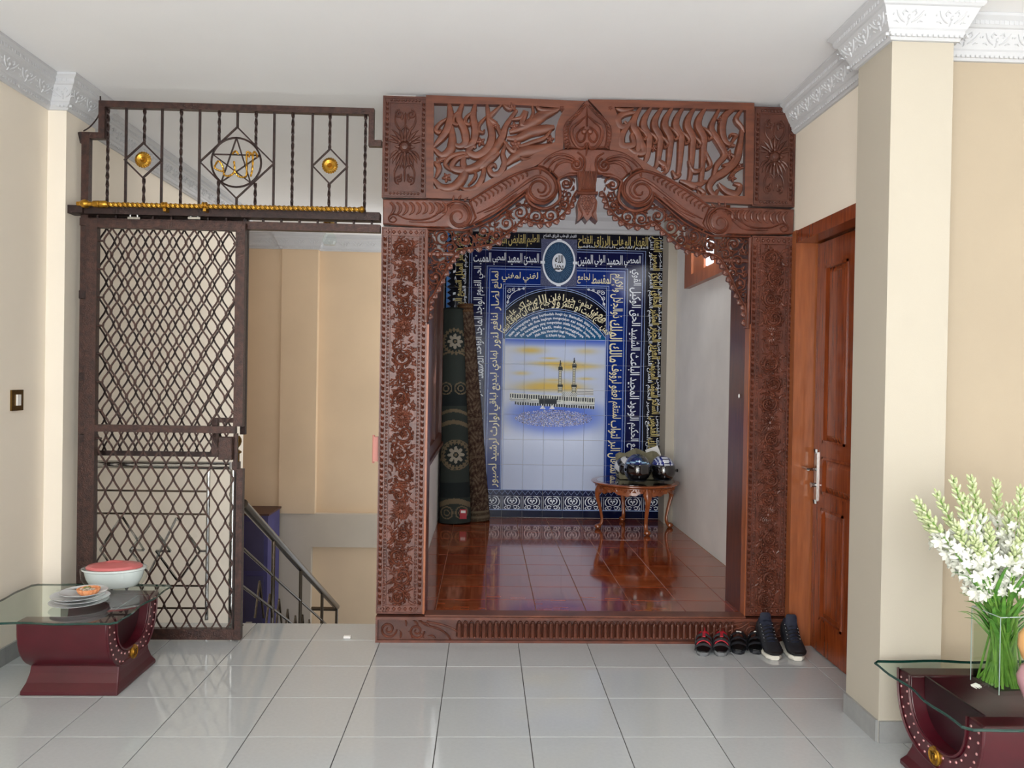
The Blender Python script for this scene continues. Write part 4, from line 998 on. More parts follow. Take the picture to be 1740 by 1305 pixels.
    for i, (x, z, r) in enumerate(cents):
        c_ = MI((x, z), s); sd = 1 if i % 2 else -1; a0_ = rnd.random()*6.28
        if r > .024:
            q = G(); q.ridge(spiral(c_[0], c_[1], r, 1.3, a0_, sd, 16, .3), [.008, .012, .011, .009, .007], .004, .012, .02)
            q.dome(c_[0], c_[1], r*.34, -.004, .01, 7); q.ridge([(c_[0]-r*.3, c_[1]), (c_[0]+r*.3, c_[1])], r*.5, .004, .008, .02)
            for k in range(5):
                a = a0_+sd*k*1.1; leaf(q, c_[0]+math.cos(a)*r*.95, c_[1]+math.sin(a)*r*.95, a+sd*1.0, r*.8, .012, .004, .01, sd*.9, .018)
            q.build('fret_scroll', 'carved', lp_)
        else:
            big.ridge(spiral(c_[0], c_[1], r, 1.0, a0_, sd, 9, .3), [.006, .009, .009, .006], .004, .01, .02)
            leaf(big, c_[0]+math.cos(a0_)*r, c_[1]+math.sin(a0_)*r, a0_+2, .03, .011, .004, .009, .8, .018)
    for i, (x, z, r) in enumerate(cents):   # stems tying the scrolls together
        near = sorted(cents, key=lambda c_: (c_[0]-x)**2+(c_[1]-z)**2)[1:4]
        for (x2, z2, r2) in near:
            if rnd.random() < .5 and inside(((x+x2)/2, (z+z2)/2), reg):
                d_ = Vector((x2-x, z2-z)).normalized(); p1 = (x+d_.x*r*.85, z+d_.y*r*.85); p2 = (x2-d_.x*r2*.85, z2-d_.y*r2*.85)
                big.ridge(ML([p1, ((p1[0]+p2[0])/2+.004, (p1[1]+p2[1])/2+.004), p2], s), .009, .008, .006, .016)
    for _ in range(430):
        p = (rnd.uniform(bb[0], bb[1]), rnd.uniform(bb[2], bb[3])); a = rnd.random()*6.28
        if inside(p, reg) and inside((p[0]+math.cos(a)*.03, p[1]+math.sin(a)*.03), reg):
            c_ = MI(p, s); leaf(big, c_[0], c_[1], a if s < 0 else PI-a, .032, .012, .008, .01, rnd.uniform(-1, 1), .018)
    big.build('fret_leaves', 'carved', lp_, kind='stuff')
    if s < 0 or 1:      # horizontal tie of the corner boards
        q = G(); q.ridge(ML([A0(724, 431), A0(750, 431), A0(772, 432)], s), .022, .004, .006, .03); q.build('tie', 'carved', lp_)
    # leaf teeth below the lip
    lp2 = ML(lip, s); acc = 0; q = G(); last = 0
    pts = lp2; d_tot = 0
    for i in range(1, len(pts)):
        a = Vector(pts[i-1]); b = Vector(pts[i]); d_tot += (b-a).length
        if d_tot-last > .034:
            last = d_tot; d_ = (b-a).normalized(); n_ = Vector((d_.y, -d_.x)) if s < 0 else Vector((-d_.y, d_.x))
            root_ = b
            q.ridge([tuple(root_-d_*.004), tuple(root_+n_*.016), tuple(root_+n_*.027-d_*.004)], [.040, .036, .008], -.002, .008, .02)
            q.dome(root_.x+n_.x*.012, root_.y+n_.y*.012, .007, -.006, .008, 6)
    q.build('cusped_teeth', 'carved', lp_)
# crest
XCc = (A0(995, 200)[0]+0); ZK = lambda x, y: A0(920+x*.20690, 150+y*.20690)
cl = [(362, 112), (300, 190), (210, 270), (180, 330), (180, 420), (190, 500)]
cR = [(375, 112), (450, 200), (530, 270), (570, 340), (570, 420), (552, 500)]
q = G(); q.prism(cr([ZK(*p) for p in cl], 4)+cr([ZK(*p) for p in reversed(cR)], 4), -.03, .05, 'Y', bev=.008); o = q.build('crest', 'carved', aw)
q = G()
for sg, base in ((-1, [(360, 150), (300, 230), (240, 290), (215, 360), (220, 440), (240, 500)]), (1, [(370, 150), (440, 230), (505, 290), (530, 360), (528, 440), (510, 500)])):
    q.ridge(cr([ZK(*p) for p in base], 5), .009, -.03, .012)
    for k in range(15):
        t_ = k/14*4.99; i_ = int(t_); f_ = t_-i_; px_ = base[i_][0]*(1-f_)+base[i_+1][0]*f_; py_ = base[i_][1]*(1-f_)+base[i_+1][1]*f_
        q.ridge([ZK(px_+sg*6, py_-4), ZK(px_+sg*22, py_+2), ZK(px_+sg*34, py_+14)], [.006, .011, .004], -.03, .01)
q.build('gadroons', 'carved', o)
q = G()
for sg in (-1, 1):
    f_ = lambda pts: cr([ZK(368+sg*a, b) for a, b in pts], 5)
    q.ridge(f_([(5, 240), (60, 290), (118, 340), (120, 420), (80, 490), (30, 505), (8, 460)]), [.006, .016, .022, .024, .022, .016, .008], -.03, .018)
    q.ridge(f_([(20, 330), (60, 360), (85, 410), (60, 455), (25, 440), (15, 400), (20, 360)]), [.008, .012, .013, .014, .012, .01], -.03, .018)
    q.dome(*ZK(368+sg*24, 372), .018, -.034, .016, 8)
q.ridge([ZK(368, 170), ZK(368, 250), ZK(368, 330)], [.003, .012, .01], -.03, .014); q.ridge([ZK(368, 480), ZK(368, 520), ZK(362, 570)], [.014, .012, .003], -.03, .014)
q.build('lobed_carving', 'carved', o, smooth=True)
# pendant
q = G(); pd = [(288, 698), (448, 698), (440, 800), (438, 870), (298, 870), (296, 800)]
q.prism([ZK(*p) for p in pd], -.06, .05, 'Y', bev=.02); o = q.build('pendant', 'carved', aw)
q = G()
for k in range(11): x = 300+k*14; q.ridge([ZK(x, 706), ZK(x+(368-x)*.1, 780), ZK(x+(368-x)*.25, 850)], [.01, .012, .008], -.06, .01)
q.ridge([ZK(286, 880), ZK(368, 884), ZK(450, 880)], .02, -.055, .02, .09); q.build('reeding', 'carved', o)
tu = [(310, 895), (425, 895), (448, 960), (440, 1040), (450, 1108), (425, 1090), (400, 1065), (366, 1108), (335, 1068), (312, 1090), (284, 1108), (292, 1040), (285, 960)]
q = G(); q.prism([ZK(*p) for p in tu], -.055, .045, 'Y'); t2 = q.build('tulip', 'carved', o)
q = G()
for r_ in range(7):
    for c_ in range(5):
        x = 322+c_*23+(r_ % 2)*11; y = 915+r_*22
        if abs(x-368) < 52-max(0, r_-3)*10: q.dome(*ZK(x, y), .0105, -.054, .01, 4)
for sg in (-1, 1): q.ridge(cr([ZK(368+sg*a, b) for a, b in [(45, 900), (70, 950), (60, 1010), (40, 1050), (66, 1100)]], 4), [.006, .014, .012, .01, .004], -.054, .012)
q.build('scales', 'carved', o)
# threshold
xL, xR = P(638, 1070, Y=-.035).x, P(1345, 1068, Y=-.035).x
th = thing('threshold', 'carved wooden threshold step with fluting under the archway', 'step')
q = G(); q.box(xL, xR, -.022, .07, .0, .148); b_ = q.build('board', 'carved_dark', th)
q = G(); q.box(xL, xR, -.04, -.022, .132, .148, c=0); q.box(xL, xR, -.04, -.022, .0, .014); q.box(xL, xL+.012, -.036, -.022, .014, .132); q.build('edge_moulding', 'carved', th)
q = G(); q.box(P(722, 1045, Y=-.02).x, P(1266, 1045, Y=-.02).x, -.03, .068, .1485, .158); q.build('tread', 'board_wood', th)
xs, xe_ = P(775, 1070, Y=-.03).x, P(1250, 1070, Y=-.03).x; nf = 46; fl0 = None
for k in range(nf):
    x = xs+(xe_-xs)*(k+.5)/nf; w_ = (xe_-xs)/nf
    if fl0 is None:
        q = G(); q.ridge([(0, .03), (0, .06), (0, .1), (0, .112)], [w_*.75, w_*.72, w_*.72, w_*.4], -.022, .016)
        q.ridge(cr([(-w_*.45, .036), (-w_*.44, .1), (0, .124), (w_*.44, .1), (w_*.45, .036)], 3), .005, -.022, .012); q.dome(w_*.5, .028, .009, -.022, .012, 6)
        fl0 = q.build('flute', 'carved', th); fl0.location = (x, 0, 0)
    else: share(fl0, 'flute', th, (x, 0, 0))
for s in (-1, 1):
    def M8(pts, n=4):
        p = [(lambda v: (v.x, v.z))(P(x, y, Y=-.022)) for x, y in pts]
        if s > 0: p = [(xL+xR-a, b) for a, b in p]
        return cr(p, n)
    q = G(); q.ridge(M8([(712, 1053), (725, 1062), (745, 1068), (760, 1078), (766, 1088)]), .012, -.022, .014); q.build('end_curve', 'carved', th)
    q = G()
    for cx, cy, r in ((660, 1069, .05), (708, 1072, .045)):
        c = P(cx, cy, Y=-.022); x_ = c.x if s < 0 else xL+xR-c.x; q.ridge(spiral(x_, c.z, r, 1.7, 0, s, 26, .12), [.01, .014, .012, .008], -.022, .014)
    for k in range(7): c = P(680+k*10, 1084-(k % 2)*20, Y=-.022); x_ = c.x if s < 0 else xL+xR-c.x; leaf(q, x_, c.z, 1.2+k*.2, .05, .014, -.022, .011, .6)
    q.ridge(M8([(725, 1056), (745, 1060), (765, 1066), (780, 1075)]), .012, -.022, .01)
    q.build('scroll_carving', 'carved', th)
# ================================================================ TILE MURAL
def UX(p): return P(p, 600, Y=YM).x
def VZ(p): return P(945, p, Y=YM).z
mu = thing('tile_mural', 'blue and gold ceramic tile mural with calligraphy borders and a painted mosque scene', 'mural')
MX0 = UX(857)-3*(UX(1028.5)-UX(857))/5; TP = (UX(1028.5)-UX(857))/5; MX1 = MX0+11*TP
TZ = (VZ(577)-VZ(833))/6; MZ0 = VZ(833)-TZ; MZ1 = VZ(396)
MZ0 = AF+.002
SX = [UX(p) for p in (764, 796.5, 827, 855)]; SXr = [UX(p) for p in (1030, 1062, 1092, 1128)]
SZ = [VZ(p) for p in (425, 456.5, 485.5)]
PXm = (UX(1028.5)-UX(857))/171.5
XA = UX(943)
def m2p(x, z): return 857+(x-UX(857))/PXm, 577+(VZ(577)-z)/(VZ(577)-VZ(833))*256
prn = random.Random(9); SP = [(prn.uniform(857, 1029), prn.uniform(595, 660), prn.random()) for _ in range(40)]
CL = [(330, 235, 100, 25, .9), (550, 320, 60, 8, .8), (600, 378, 170, 17, 1), (760, 410, 110, 28, 1), (940, 402, 120, 18, .7), (240, 490, 60, 15, .6), (520, 625, 190, 35, 1), (420, 650, 150, 20, .8), (950, 540, 60, 10, .7), (950, 235, 80, 22, .5), (760, 640, 120, 30, .9), (600, 560, 90, 12, .6)]
def mix(a, b, t): t = max(0, min(1, t)); return tuple(a[i]*(1-t)+b[i]*t for i in range(3))
def picture(px, py):
    x = (px-850)/.1532; y = (py-560)/.1532
    c = (192, 203, 228)
    c = mix(c, (208, 208, 206), max(0, 1-(x-45)/120)*.6)
    if y > 1100: c = mix(c, (198, 210, 236), (y-1100)/100)
    if y < 260: c = mix((52, 84, 190), c, (y-110)/90 if y > 110 else 0)
    for a, b, rx, ry, k in CL:
        d = ((x-a)/rx)**2+((y-b)/ry)**2; c = mix(c, (214, 180, 84), math.exp(-d*.5)*k)
    d = ((x-620)/500)**2+((y-960)/190)**2; c = mix(c, (70, 104, 214), math.exp(-d**2*.8)*.95*(1 if y > 830 else max(0, (y-740)/90)))
    d = ((x-600)/430)**2+((y-985)/95)**2
    if d < 1:
        c = mix(c, (176, 180, 204), .5*(1-d)**.5); r_ = prn.random()
        if r_ < .14: c = (60, 58, 70)
        elif r_ < .22: c = (140, 110, 100)
        elif r_ < .36: c = (226, 226, 230)
    tY = 708+(x-110)*.04
    if 110 < x < 1055:
        if tY < y < tY+60+(x-110)*.01: c = (216, 218, 208) if ((x % 26) < 11 or y < tY+10 or y > tY+54) else (34, 38, 48)
        elif tY+60 <= y < tY+88: c = (212, 214, 210) if (y % 14) < 10 else (120, 124, 124)
        elif tY+88 <= y < tY+128 and x > 170: c = (200, 204, 206) if ((x % 27) < 10 or y < tY+96) else (30, 34, 44)
    if 440 < x < 636 and 768 < y < 828: c = (30, 34, 42) if y > 782 else (62, 64, 66)
    for a in (480, 585):
        if 838 < y < 880 and abs(x-a) < (y-838)*.75: c = (232, 234, 238)
    if 860 < x < 1042 and 652 < y < 722: c = (216, 216, 214) if (y % 16) < 10 else (104, 106, 110)
    if 690 < x < 860 and 690 < y < 740: c = (206, 208, 206) if ((x+y) % 22) < 14 else (140, 144, 140)
    for a, t_ in ((668, 340), (822, 308)):
        b_ = 700; w_ = 18
        if t_ < y < t_+70: w_ = 3+(y-t_)*.16
        elif t_+70 <= y < t_+115: w_ = 24
        elif t_+115 <= y < 605: w_ = 17
        elif 605 <= y < 640: w_ = 30
        elif 640 <= y < b_: w_ = 24
        else: w_ = 0
        if abs(x-a) < w_: c = (44, 46, 44) if (abs(x-a) > w_-5 or t_+75 < y < t_+110 or 608 < y < 632 or y < t_+60) else ((196, 192, 168) if (int(y/9) % 3) else (120, 118, 100))
    return c
def arch(px, py):
    dx = px-943; zo = 610.4-py; zi = 631.4-py   # circle centres below the apexes
    ro, ri = 120.8, 103.4
    d1 = math.hypot(dx, zo); d2 = math.hypot(dx, zi)
    if d1 > ro: return (16, 30, 84)
    if d2 > ri: return (10, 12, 26)
    return mix((18, 62, 112), (20, 84, 128), (py-528)/40)
BLK, NAV, BLU = (9, 11, 26), (13, 18, 66), (16, 44, 122)
def mcol(c):
    x, z = c.x, c.z; px, py = m2p(x, z)
    if z < VZ(833): return (13, 20, 62) if z > VZ(867.5) else (10, 16, 48)
    if x < SX[0] or x > SXr[3]: return BLK
    if x < SX[1] or x > SXr[2] or z > SZ[0]: return BLK
    if x < SX[2] or x > SXr[1] or z > SZ[1]: return NAV
    if x < SX[3] or x > SXr[0] or z > SZ[2]: return BLU
    if z > VZ(577): return arch(px, py)
    return picture(px, py)
XS_ = sorted(SX+SXr); ZS_ = sorted(SZ+[VZ(833), VZ(867.5), VZ(577)])
def grid1(a, b, cuts, fine):
    out = {a, b}
    for c in cuts:
        if a+.001 < c < b-.001: out.add(c)
    o = sorted(out); res = [o[0]]
    for u, v in zip(o, o[1:]):
        if fine(u, v): n = max(1, int((v-u)/.0048)); res += [u+(v-u)*i/n for i in range(1, n+1)]
        else: res.append(v)
    return res
zrows = [MZ0]+[VZ(833)+TZ*k for k in range(0, 11)]
zrows = [z for z in zrows if z < MZ1-.02]+[MZ1]
for i in range(11):
    for j in range(len(zrows)-1):
        x0, x1, z0, z1 = MX0+i*TP+.0012, MX0+(i+1)*TP-.0012, zrows[j]+.0012, zrows[j+1]-.0012
        x1 = min(x1, WR-.003); x0 = max(x0, WL+.003)
        zm = (z0+z1)/2; xm = (x0+x1)/2
        pic = VZ(745) < z1 and z0 < SZ[2] and SX[3] < xm < SXr[0]
        gx = grid1(x0, x1, XS_, lambda a, b: pic and SX[3]-.001 <= (a+b)/2 <= SXr[0]+.001)
        gz = grid1(z0, z1, ZS_, lambda a, b: pic and (a+b)/2 < SZ[2])
        q = G(); nx, nz = len(gx), len(gz)
        q.add([(x, YM, z) for z in gz for x in gx], [(r_*nx+c_, r_*nx+c_+1, (r_+1)*nx+c_+1, (r_+1)*nx+c_) for r_ in range(nz-1) for c_ in range(nx-1)])
        q.add([(x0, YM, z0), (x1, YM, z0), (x1, YM, z1), (x0, YM, z1), (x0, YM+.009, z0), (x1, YM+.009, z0), (x1, YM+.009, z1), (x0, YM+.009, z1)], [(0, 4, 5, 1), (1, 5, 6, 2), (2, 6, 7, 3), (3, 7, 4, 0), (7, 6, 5, 4)])
        q.build('tile', 'tileprint', mu, col=mcol, flip='keep')
# border lines (raised print)
Y1, Y0_ = YM-.0012, YM-.0001
q = G()
def uline(xl_, xr_, zt_, w_=.0055):
    q.box(xl_, xl_+w_, Y1, Y0_, VZ(833), zt_); q.box(xr_-w_, xr_, Y1, Y0_, VZ(833), zt_); q.box(xl_, xr_, Y1-.0001, Y0_, zt_-w_, zt_)
for a, b, c in ((795, 1094.5, 423), (798.8, 1090, 426.8), (825, 1064.5, 454), (829.5, 1060, 458.8), (853.2, 1033, 484), (857.2, 1029.8, 487.3)): uline(UX(a), UX(b), VZ(c))
q.box(UX(857), UX(1029), Y1, Y0_, VZ(577.6), VZ(576.4)); q.box(MX0, MX1-.02, Y1, Y0_, VZ(833.6), VZ(832.4)); q.box(MX0, MX1-.02, Y1, Y0_, VZ(867.6), VZ(866))
def arcline(cy, r, w_, a0, a1):
    n = 48; vs = []
    for k in range(n+1):
        a = a0+(a1-a0)*k/n
        for rr in (r, r+w_):
            px, py = 943+rr*math.cos(a), cy-rr*math.sin(a); vs += [(UX(857)+(px-857)*PXm, Y1, VZ(577)+(577-py)/256*(VZ(577)-VZ(833)))]
    q.add(vs, [(2*k, 2*k+1, 2*k+3, 2*k+2) for k in range(n)])
def ae(r, cy, lim=86): return math.acos(lim/r)
for cy, r, w_ in ((610.4, 120.4, 1.0), (610.4, 117.2, .9), (631.4, 103, 1.0), (631.4, 106, .9)):
    a_ = ae(r, cy, 85.4); arcline(cy, r, w_, a_, PI-a_)
q.build('border_lines', 'print_line', mu)
# zigzag edge strips
q = G()
for x0, x1 in ((UX(1128), UX(1134.5)), (UX(763), UX(756.6))):
    n = 46
    for k in range(n):
        a = VZ(833)+(MZ1-VZ(833))*k/n; b = VZ(833)+(MZ1-VZ(833))*(k+1)/n
        q.add([(x1, Y1+.0006, a), (x1, Y1+.0006, b), (x0, Y1+.0006, (a+b)/2)], [(0, 1, 2)])
q.build('zigzag_print', 'print_cyan', mu)
q = G()
for x0, x1 in ((UX(1127), UX(1133.5)), (UX(764), UX(757.6))):
    n = 46; pts = []
    for k in range(n): a = VZ(833)+(MZ1-VZ(833))*k/n; b = VZ(833)+(MZ1-VZ(833))*(k+1)/n; pts += [(x1, Y1, a), (x0, Y1, (a+b)/2)]
    q.tube(pts, .0022, 4)
n = 38; pts = []
for k in range(n): a = MX0+(MX1-MX0-.03)*k/n; b = MX0+(MX1-MX0-.03)*(k+1)/n; pts += [(a, Y1, VZ(834.5)), ((a+b)/2, Y1, VZ(841))]
q.tube(pts, .0028, 4)
q.build('zigzag_line', 'print_line', mu)
# motif of the bottom row
q = G(); W_ = TP/2; zc = VZ(855); H_ = (VZ(843.5)-VZ(865.5))/2
def fl(pts, w_, n=5): q.ridge(cr(pts, n), w_, Y1, .0006)
fl([(-W_*.9, zc-H_), (-W_*.9, zc+H_), (-W_*.45, zc+H_)], .004, 1); fl([(W_*.9, zc-H_), (W_*.9, zc+H_), (W_*.45, zc+H_)], .004, 1)
for sg in (-1, 1):
    fl([(sg*.0, zc-H_*.3), (sg*W_*.35, zc), (sg*W_*.45, zc+H_*.45), (sg*W_*.25, zc+H_*.75), (sg*.004, zc+H_*.6)], [.003, .009, .012, .009, .003])
    fl([(sg*W_*.05, zc+H_*1.0), (sg*W_*.45, zc+H_*.95), (sg*W_*.72, zc+H_*.4), (sg*W_*.68, zc-H_*.2), (sg*W_*.45, zc-H_*.45)], [.003, .007, .01, .009, .004])
    fl([(sg*W_*.1, zc-H_*.55), (sg*W_*.35, zc-H_*.4), (sg*W_*.5, zc-H_*.65), (sg*W_*.35, zc-H_*.9), (sg*W_*.15, zc-H_*.75)], .008)
    fl([(sg*W_*.6, zc-H_*.5), (sg*W_*.75, zc-H_*.8), (sg*W_*.55, zc-H_*.95)], .007)
    q.dome(sg*W_*.14, zc+H_*.35, W_*.11, Y1, .0006, 8)
q.dome(0, zc+H_*.02, W_*.09, Y1, .0006, 4); q.dome(0, zc+H_*.2, W_*.06, Y1, .0006, 6)
m0 = None
for i in range(11):
    x = MX0+(i+.5)*TP
    if x+W_ > WR or x-W_ < WL: continue
    if m0 is None: m0 = q.build('heart_motif', 'letter_white', mu); m0.location = (x, 0, 0)
    else: share(m0, 'heart_motif', mu, (x, 0, 0))
# lettering bands
def vband(x0, x1, za, zb, left):
    """text column; left side reads downwards, right side reads upwards"""
    if left: return lambda s_, t_: (x1-(x1-x0)*t_, Y1, za+(zb-za)*s_)
    return lambda s_, t_: (x0+(x1-x0)*t_, Y1, zb-(zb-za)*s_)
def hband(x0, x1, z0, z1): return lambda s_, t_: (x0+(x1-x0)*s_, Y1, z0+(z1-z0)*t_)
zbm = VZ(829)
def addtext(name, material, items, kind=None):
    if kind:
        g = G()
        for body, fn, bold in items: put_text(g, shape(body) if any(ord(c) > 0x600 for c in body) else body, fn, bold)
        g.build(name, material, mu, flip='keep', kind=kind); return
    for body, fn, bold in items:      # one part per word
        arab = any(ord(c) > 0x600 for c in body); ws = body.split(' ')
        tm = [textmesh(shape(w_) if arab else w_, bold) for w_ in ws]
        wd = [max(.75, min(t_[2], 3.4))**.8 if arab else len(w_)+.4 for t_, w_ in zip(tm, ws)]
        gap = .22 if arab else 1.0; tot = sum(wd)+gap*(len(ws)-1); pos = 0
        for (vs, fs, asp), w_, word in zip(tm, wd, ws):
            a0, a1 = pos/tot, (pos+w_)/tot; pos += w_+gap
            if arab: a0, a1 = 1-a1, 1-a0
            lo, hi = 0, 1
            if not arab: lo = -.25 if any(c in 'gjpqy,' for c in word) else 0; hi = 1 if any(c in 'bdfhkltij' or c.isupper() for c in word) else .74
            g = G(); g.add([fn(a0+(a1-a0)*s_, lo+(hi-lo)*t_) for s_, t_ in vs], fs); g.build(name, material, mu, flip='keep')
# for the left column the text runs bottom(s=0) -> top, so the first letter is at the top
addtext('inner_calligraphy', 'letter_cream', [
 ('لوالي لمتعال البر لتواب لمنتقم لعفو لرؤوف مالك الملك ذوالجلال والإكرام', vband(UX(1035), UX(1057), zbm, VZ(463), False), .012),
 ('لمقسط لجامع', hband(UX(979), UX(1036), VZ(481), VZ(463.5)), .012), ('لغني لمغني', hband(UX(850.5), UX(912), VZ(481), VZ(463.5)), .012),
 ('لمانع لضار لنافع لنور لهادي لبديع لباقي لوارث لرشيد لصبور', vband(UX(833), UX(851), zbm, VZ(463), True), .014)])
addtext('middle_calligraphy', 'letter_white', [
 ('المجيب الواسع الحكيم الودود المجيد الباعث الشهيد الحق الوكيل القوي', vband(UX(1067.5), UX(1087.5), zbm, VZ(455), False), .012),
 ('المحصي الحميد الولي المتين'[::1], hband(UX(979), UX(1086), VZ(452), VZ(431.5)), .010), ('المبدئ المعيد المحيي المميت', hband(UX(802), UX(913), VZ(452), VZ(431.5)), .010),
 ('الحي القيوم الواجد الماجد الواحد الصمد القادر المقتدر المقدم المؤخر الأول الآخر', vband(UX(803), UX(822.5), zbm, VZ(455), True), .012)])
o1 = 'الرحمن الرحيم الملك القدوس السلام المؤمن المهيمن العزيز الجبار المتكبر الخالق البارئ المصور الغفار'; o2 = 'القهار الوهاب الرزاق الفتاح'; o3 = 'العليم القابض الباسط الخافض'; o4 = 'الرافع المعز المذل السميع البصير الحكم العدل اللطيف الخبير الحليم العظيم الغفور الشكور العلي'
addtext('outer_calligraphy', 'letter_gold', [(o1, vband(UX(1103), UX(1122), zbm, VZ(398), False), .03), (o2, hband(UX(979), UX(1098), VZ(420), VZ(399)), .014), (o3, hband(UX(795), UX(913), VZ(420), VZ(399)), .014), (o4, vband(UX(769), UX(788), zbm, VZ(398), True), .03)])
addtext('outer_small_calligraphy', 'letter_white', [(o4, vband(UX(1098), UX(1108), zbm, VZ(398), False), .01), (o1, vband(UX(1115), UX(1124), zbm, VZ(398), False), .006), (o3, hband(UX(979), UX(1098), VZ(422), VZ(415)), .008), (o1, vband(UX(784), UX(793), zbm, VZ(398), True), .008), (o2, vband(UX(768), UX(775), zbm, VZ(398), True), .006), (o2, hband(UX(920), UX(976), VZ(405.5), VZ(398)), .01)], 'stuff')
def arcfn(cy, r0_, r1_, a0, a1):
    def f(s_, t_):
        a = a0+(a1-a0)*s_; r = r0_+(r1_-r0_)*t_; px, py = 943+r*math.cos(a), cy-r*math.sin(a)
        return (UX(857)+(px-857)*PXm, Y1, VZ(577)+(577-py)/256*(VZ(577)-VZ(833)))
    return f
addtext('arch_calligraphy', 'letter_cream', [('فمن حج البيت او اعتمر فلا جناح عليه ان يطوف بهما', arcfn(622, 98, 114, PI-.55, .55), .016), ('ومن تطوع خيرا فان الله شاكر عليم', arcfn(618, 104, 119, PI-.72, .72), .014)])
lines = ['Maka barangsiapa yang beribadah haji ke Baitullah atau berumrah,', 'maka tidak ada dosa baginya mengerjakan sai antara keduanya.', 'Dan barangsiapa yang mengerjakan suatu kebajikan dengan', 'kerelaan hati, maka sesungguhnya', 'Allah Maha Mensyukuri lagi Mengetahui', 'QS Al Baqarah Ayat 158']
its = []
for k, t_ in enumerate(lines):
    r = 95.5-k*7.2; half = math.acos(min(.97, 82/r)) if r > 84 else .2
    lo = math.asin(min(.99, (631.4-574)/r)); its.append((t_, arcfn(631.4, r, r+4.8, PI-lo, lo), .02))
addtext('arch_translation', 'letter_white', its)
# corner scrolls over the arch
q = G()
for sg in (-1, 1):
    def cp(a, b): return (UX(857)+(943+sg*a-857)*PXm, VZ(577)+(577-b)/256*(VZ(577)-VZ(833)))
    for (a, b, r, d_) in ((80, 496, 4.2, 1), (72, 494, 3.2, -1), (80, 506, 3.6, -1), (63, 492.5, 2.4, 1), (82, 515, 2.6, 1), (55, 491.5, 2, 1)):
        c = cp(a, b); q.ridge(spiral(c[0], c[1], r*PXm, 1.3, a*.1, d_*sg, 14, .2), [.004, .007, .006, .004], Y1, .0005)
    q.ridge(cr([cp(84, 522), cp(78, 505), cp(68, 496), cp(52, 490)], 4), [.003, .006, .006, .003], Y1, .0005)
q.build('corner_scrolls', 'letter_white', mu, kind='stuff')
# medallion
q = G(); pa, pb = UX(916.5), UX(977.5); q.box(pa, pb, YM-.004, YM-.0001, VZ(486), VZ(406.5))
mat('medal_blue', (40, 46, 82), .2, rgb2=(104, 110, 140), scale=160); mat('medal_teal', (12, 24, 50), .2, rgb2=(50, 92, 130), scale=220); mat('medal_ray', (64, 104, 140), .2)
md = q.build('medallion_panel', 'medal_blue', mu)
mc = ((pa+pb)/2, (VZ(486)+VZ(406.5))/2); rx, rz = 27*PXm, 37*PXm
def ell(k, n=40): return [(mc[0]+rx*k*math.cos(2*PI*i/n), mc[1]+rz*k*math.sin(2*PI*i/n)) for i in range(n)]
q = G(); q.prism(ell(1), YM-.0048, YM-.004, 'Y'); q.build('medallion_disc', 'medal_teal', md)
q = G(); q.ring(ell(1.04), ell(.94), YM-.0062, YM-.004); q.prism(ell(.42), YM-.0058, YM-.0048, 'Y')
for a in (0, PI/2, PI, 1.5*PI): q.prism([(mc[0]+rx*1.02*math.cos(a)+dx*.022, mc[1]+rz*1.02*math.sin(a)+dz*.022) for dx, dz in ((-1, -.6), (1, -.6), (1, .6), (-1, .6))], YM-.0064, YM-.004, 'Y')
q.build('medallion_ring', 'letter_white', md)
q = G()
for k in range(48):
    a = 2*PI*k/48; r_ = .8 if k % 2 else .88; q.ridge([(mc[0]+rx*.46*math.cos(a), mc[1]+rz*.46*math.sin(a)), (mc[0]+rx*r_*math.cos(a+.05), mc[1]+rz*r_*math.sin(a+.05))], [.003, .005], YM-.0049, .0004)
q.build('medallion_rays', 'medal_ray', md)
q = G()
put_text(q, shape('الله'), lambda s_, t_: (mc[0]-rx*.26+rx*.52*s_, YM-.0062, mc[1]-rz*.02+rz*.36*t_), .02); put_text(q, shape('محمد'), lambda s_, t_: (mc[0]-rx*.3+rx*.6*s_, YM-.0062, mc[1]-rz*.34+rz*.36*t_), .02)
q.build('medallion_calligraphy', 'letter_black', md, flip='keep')
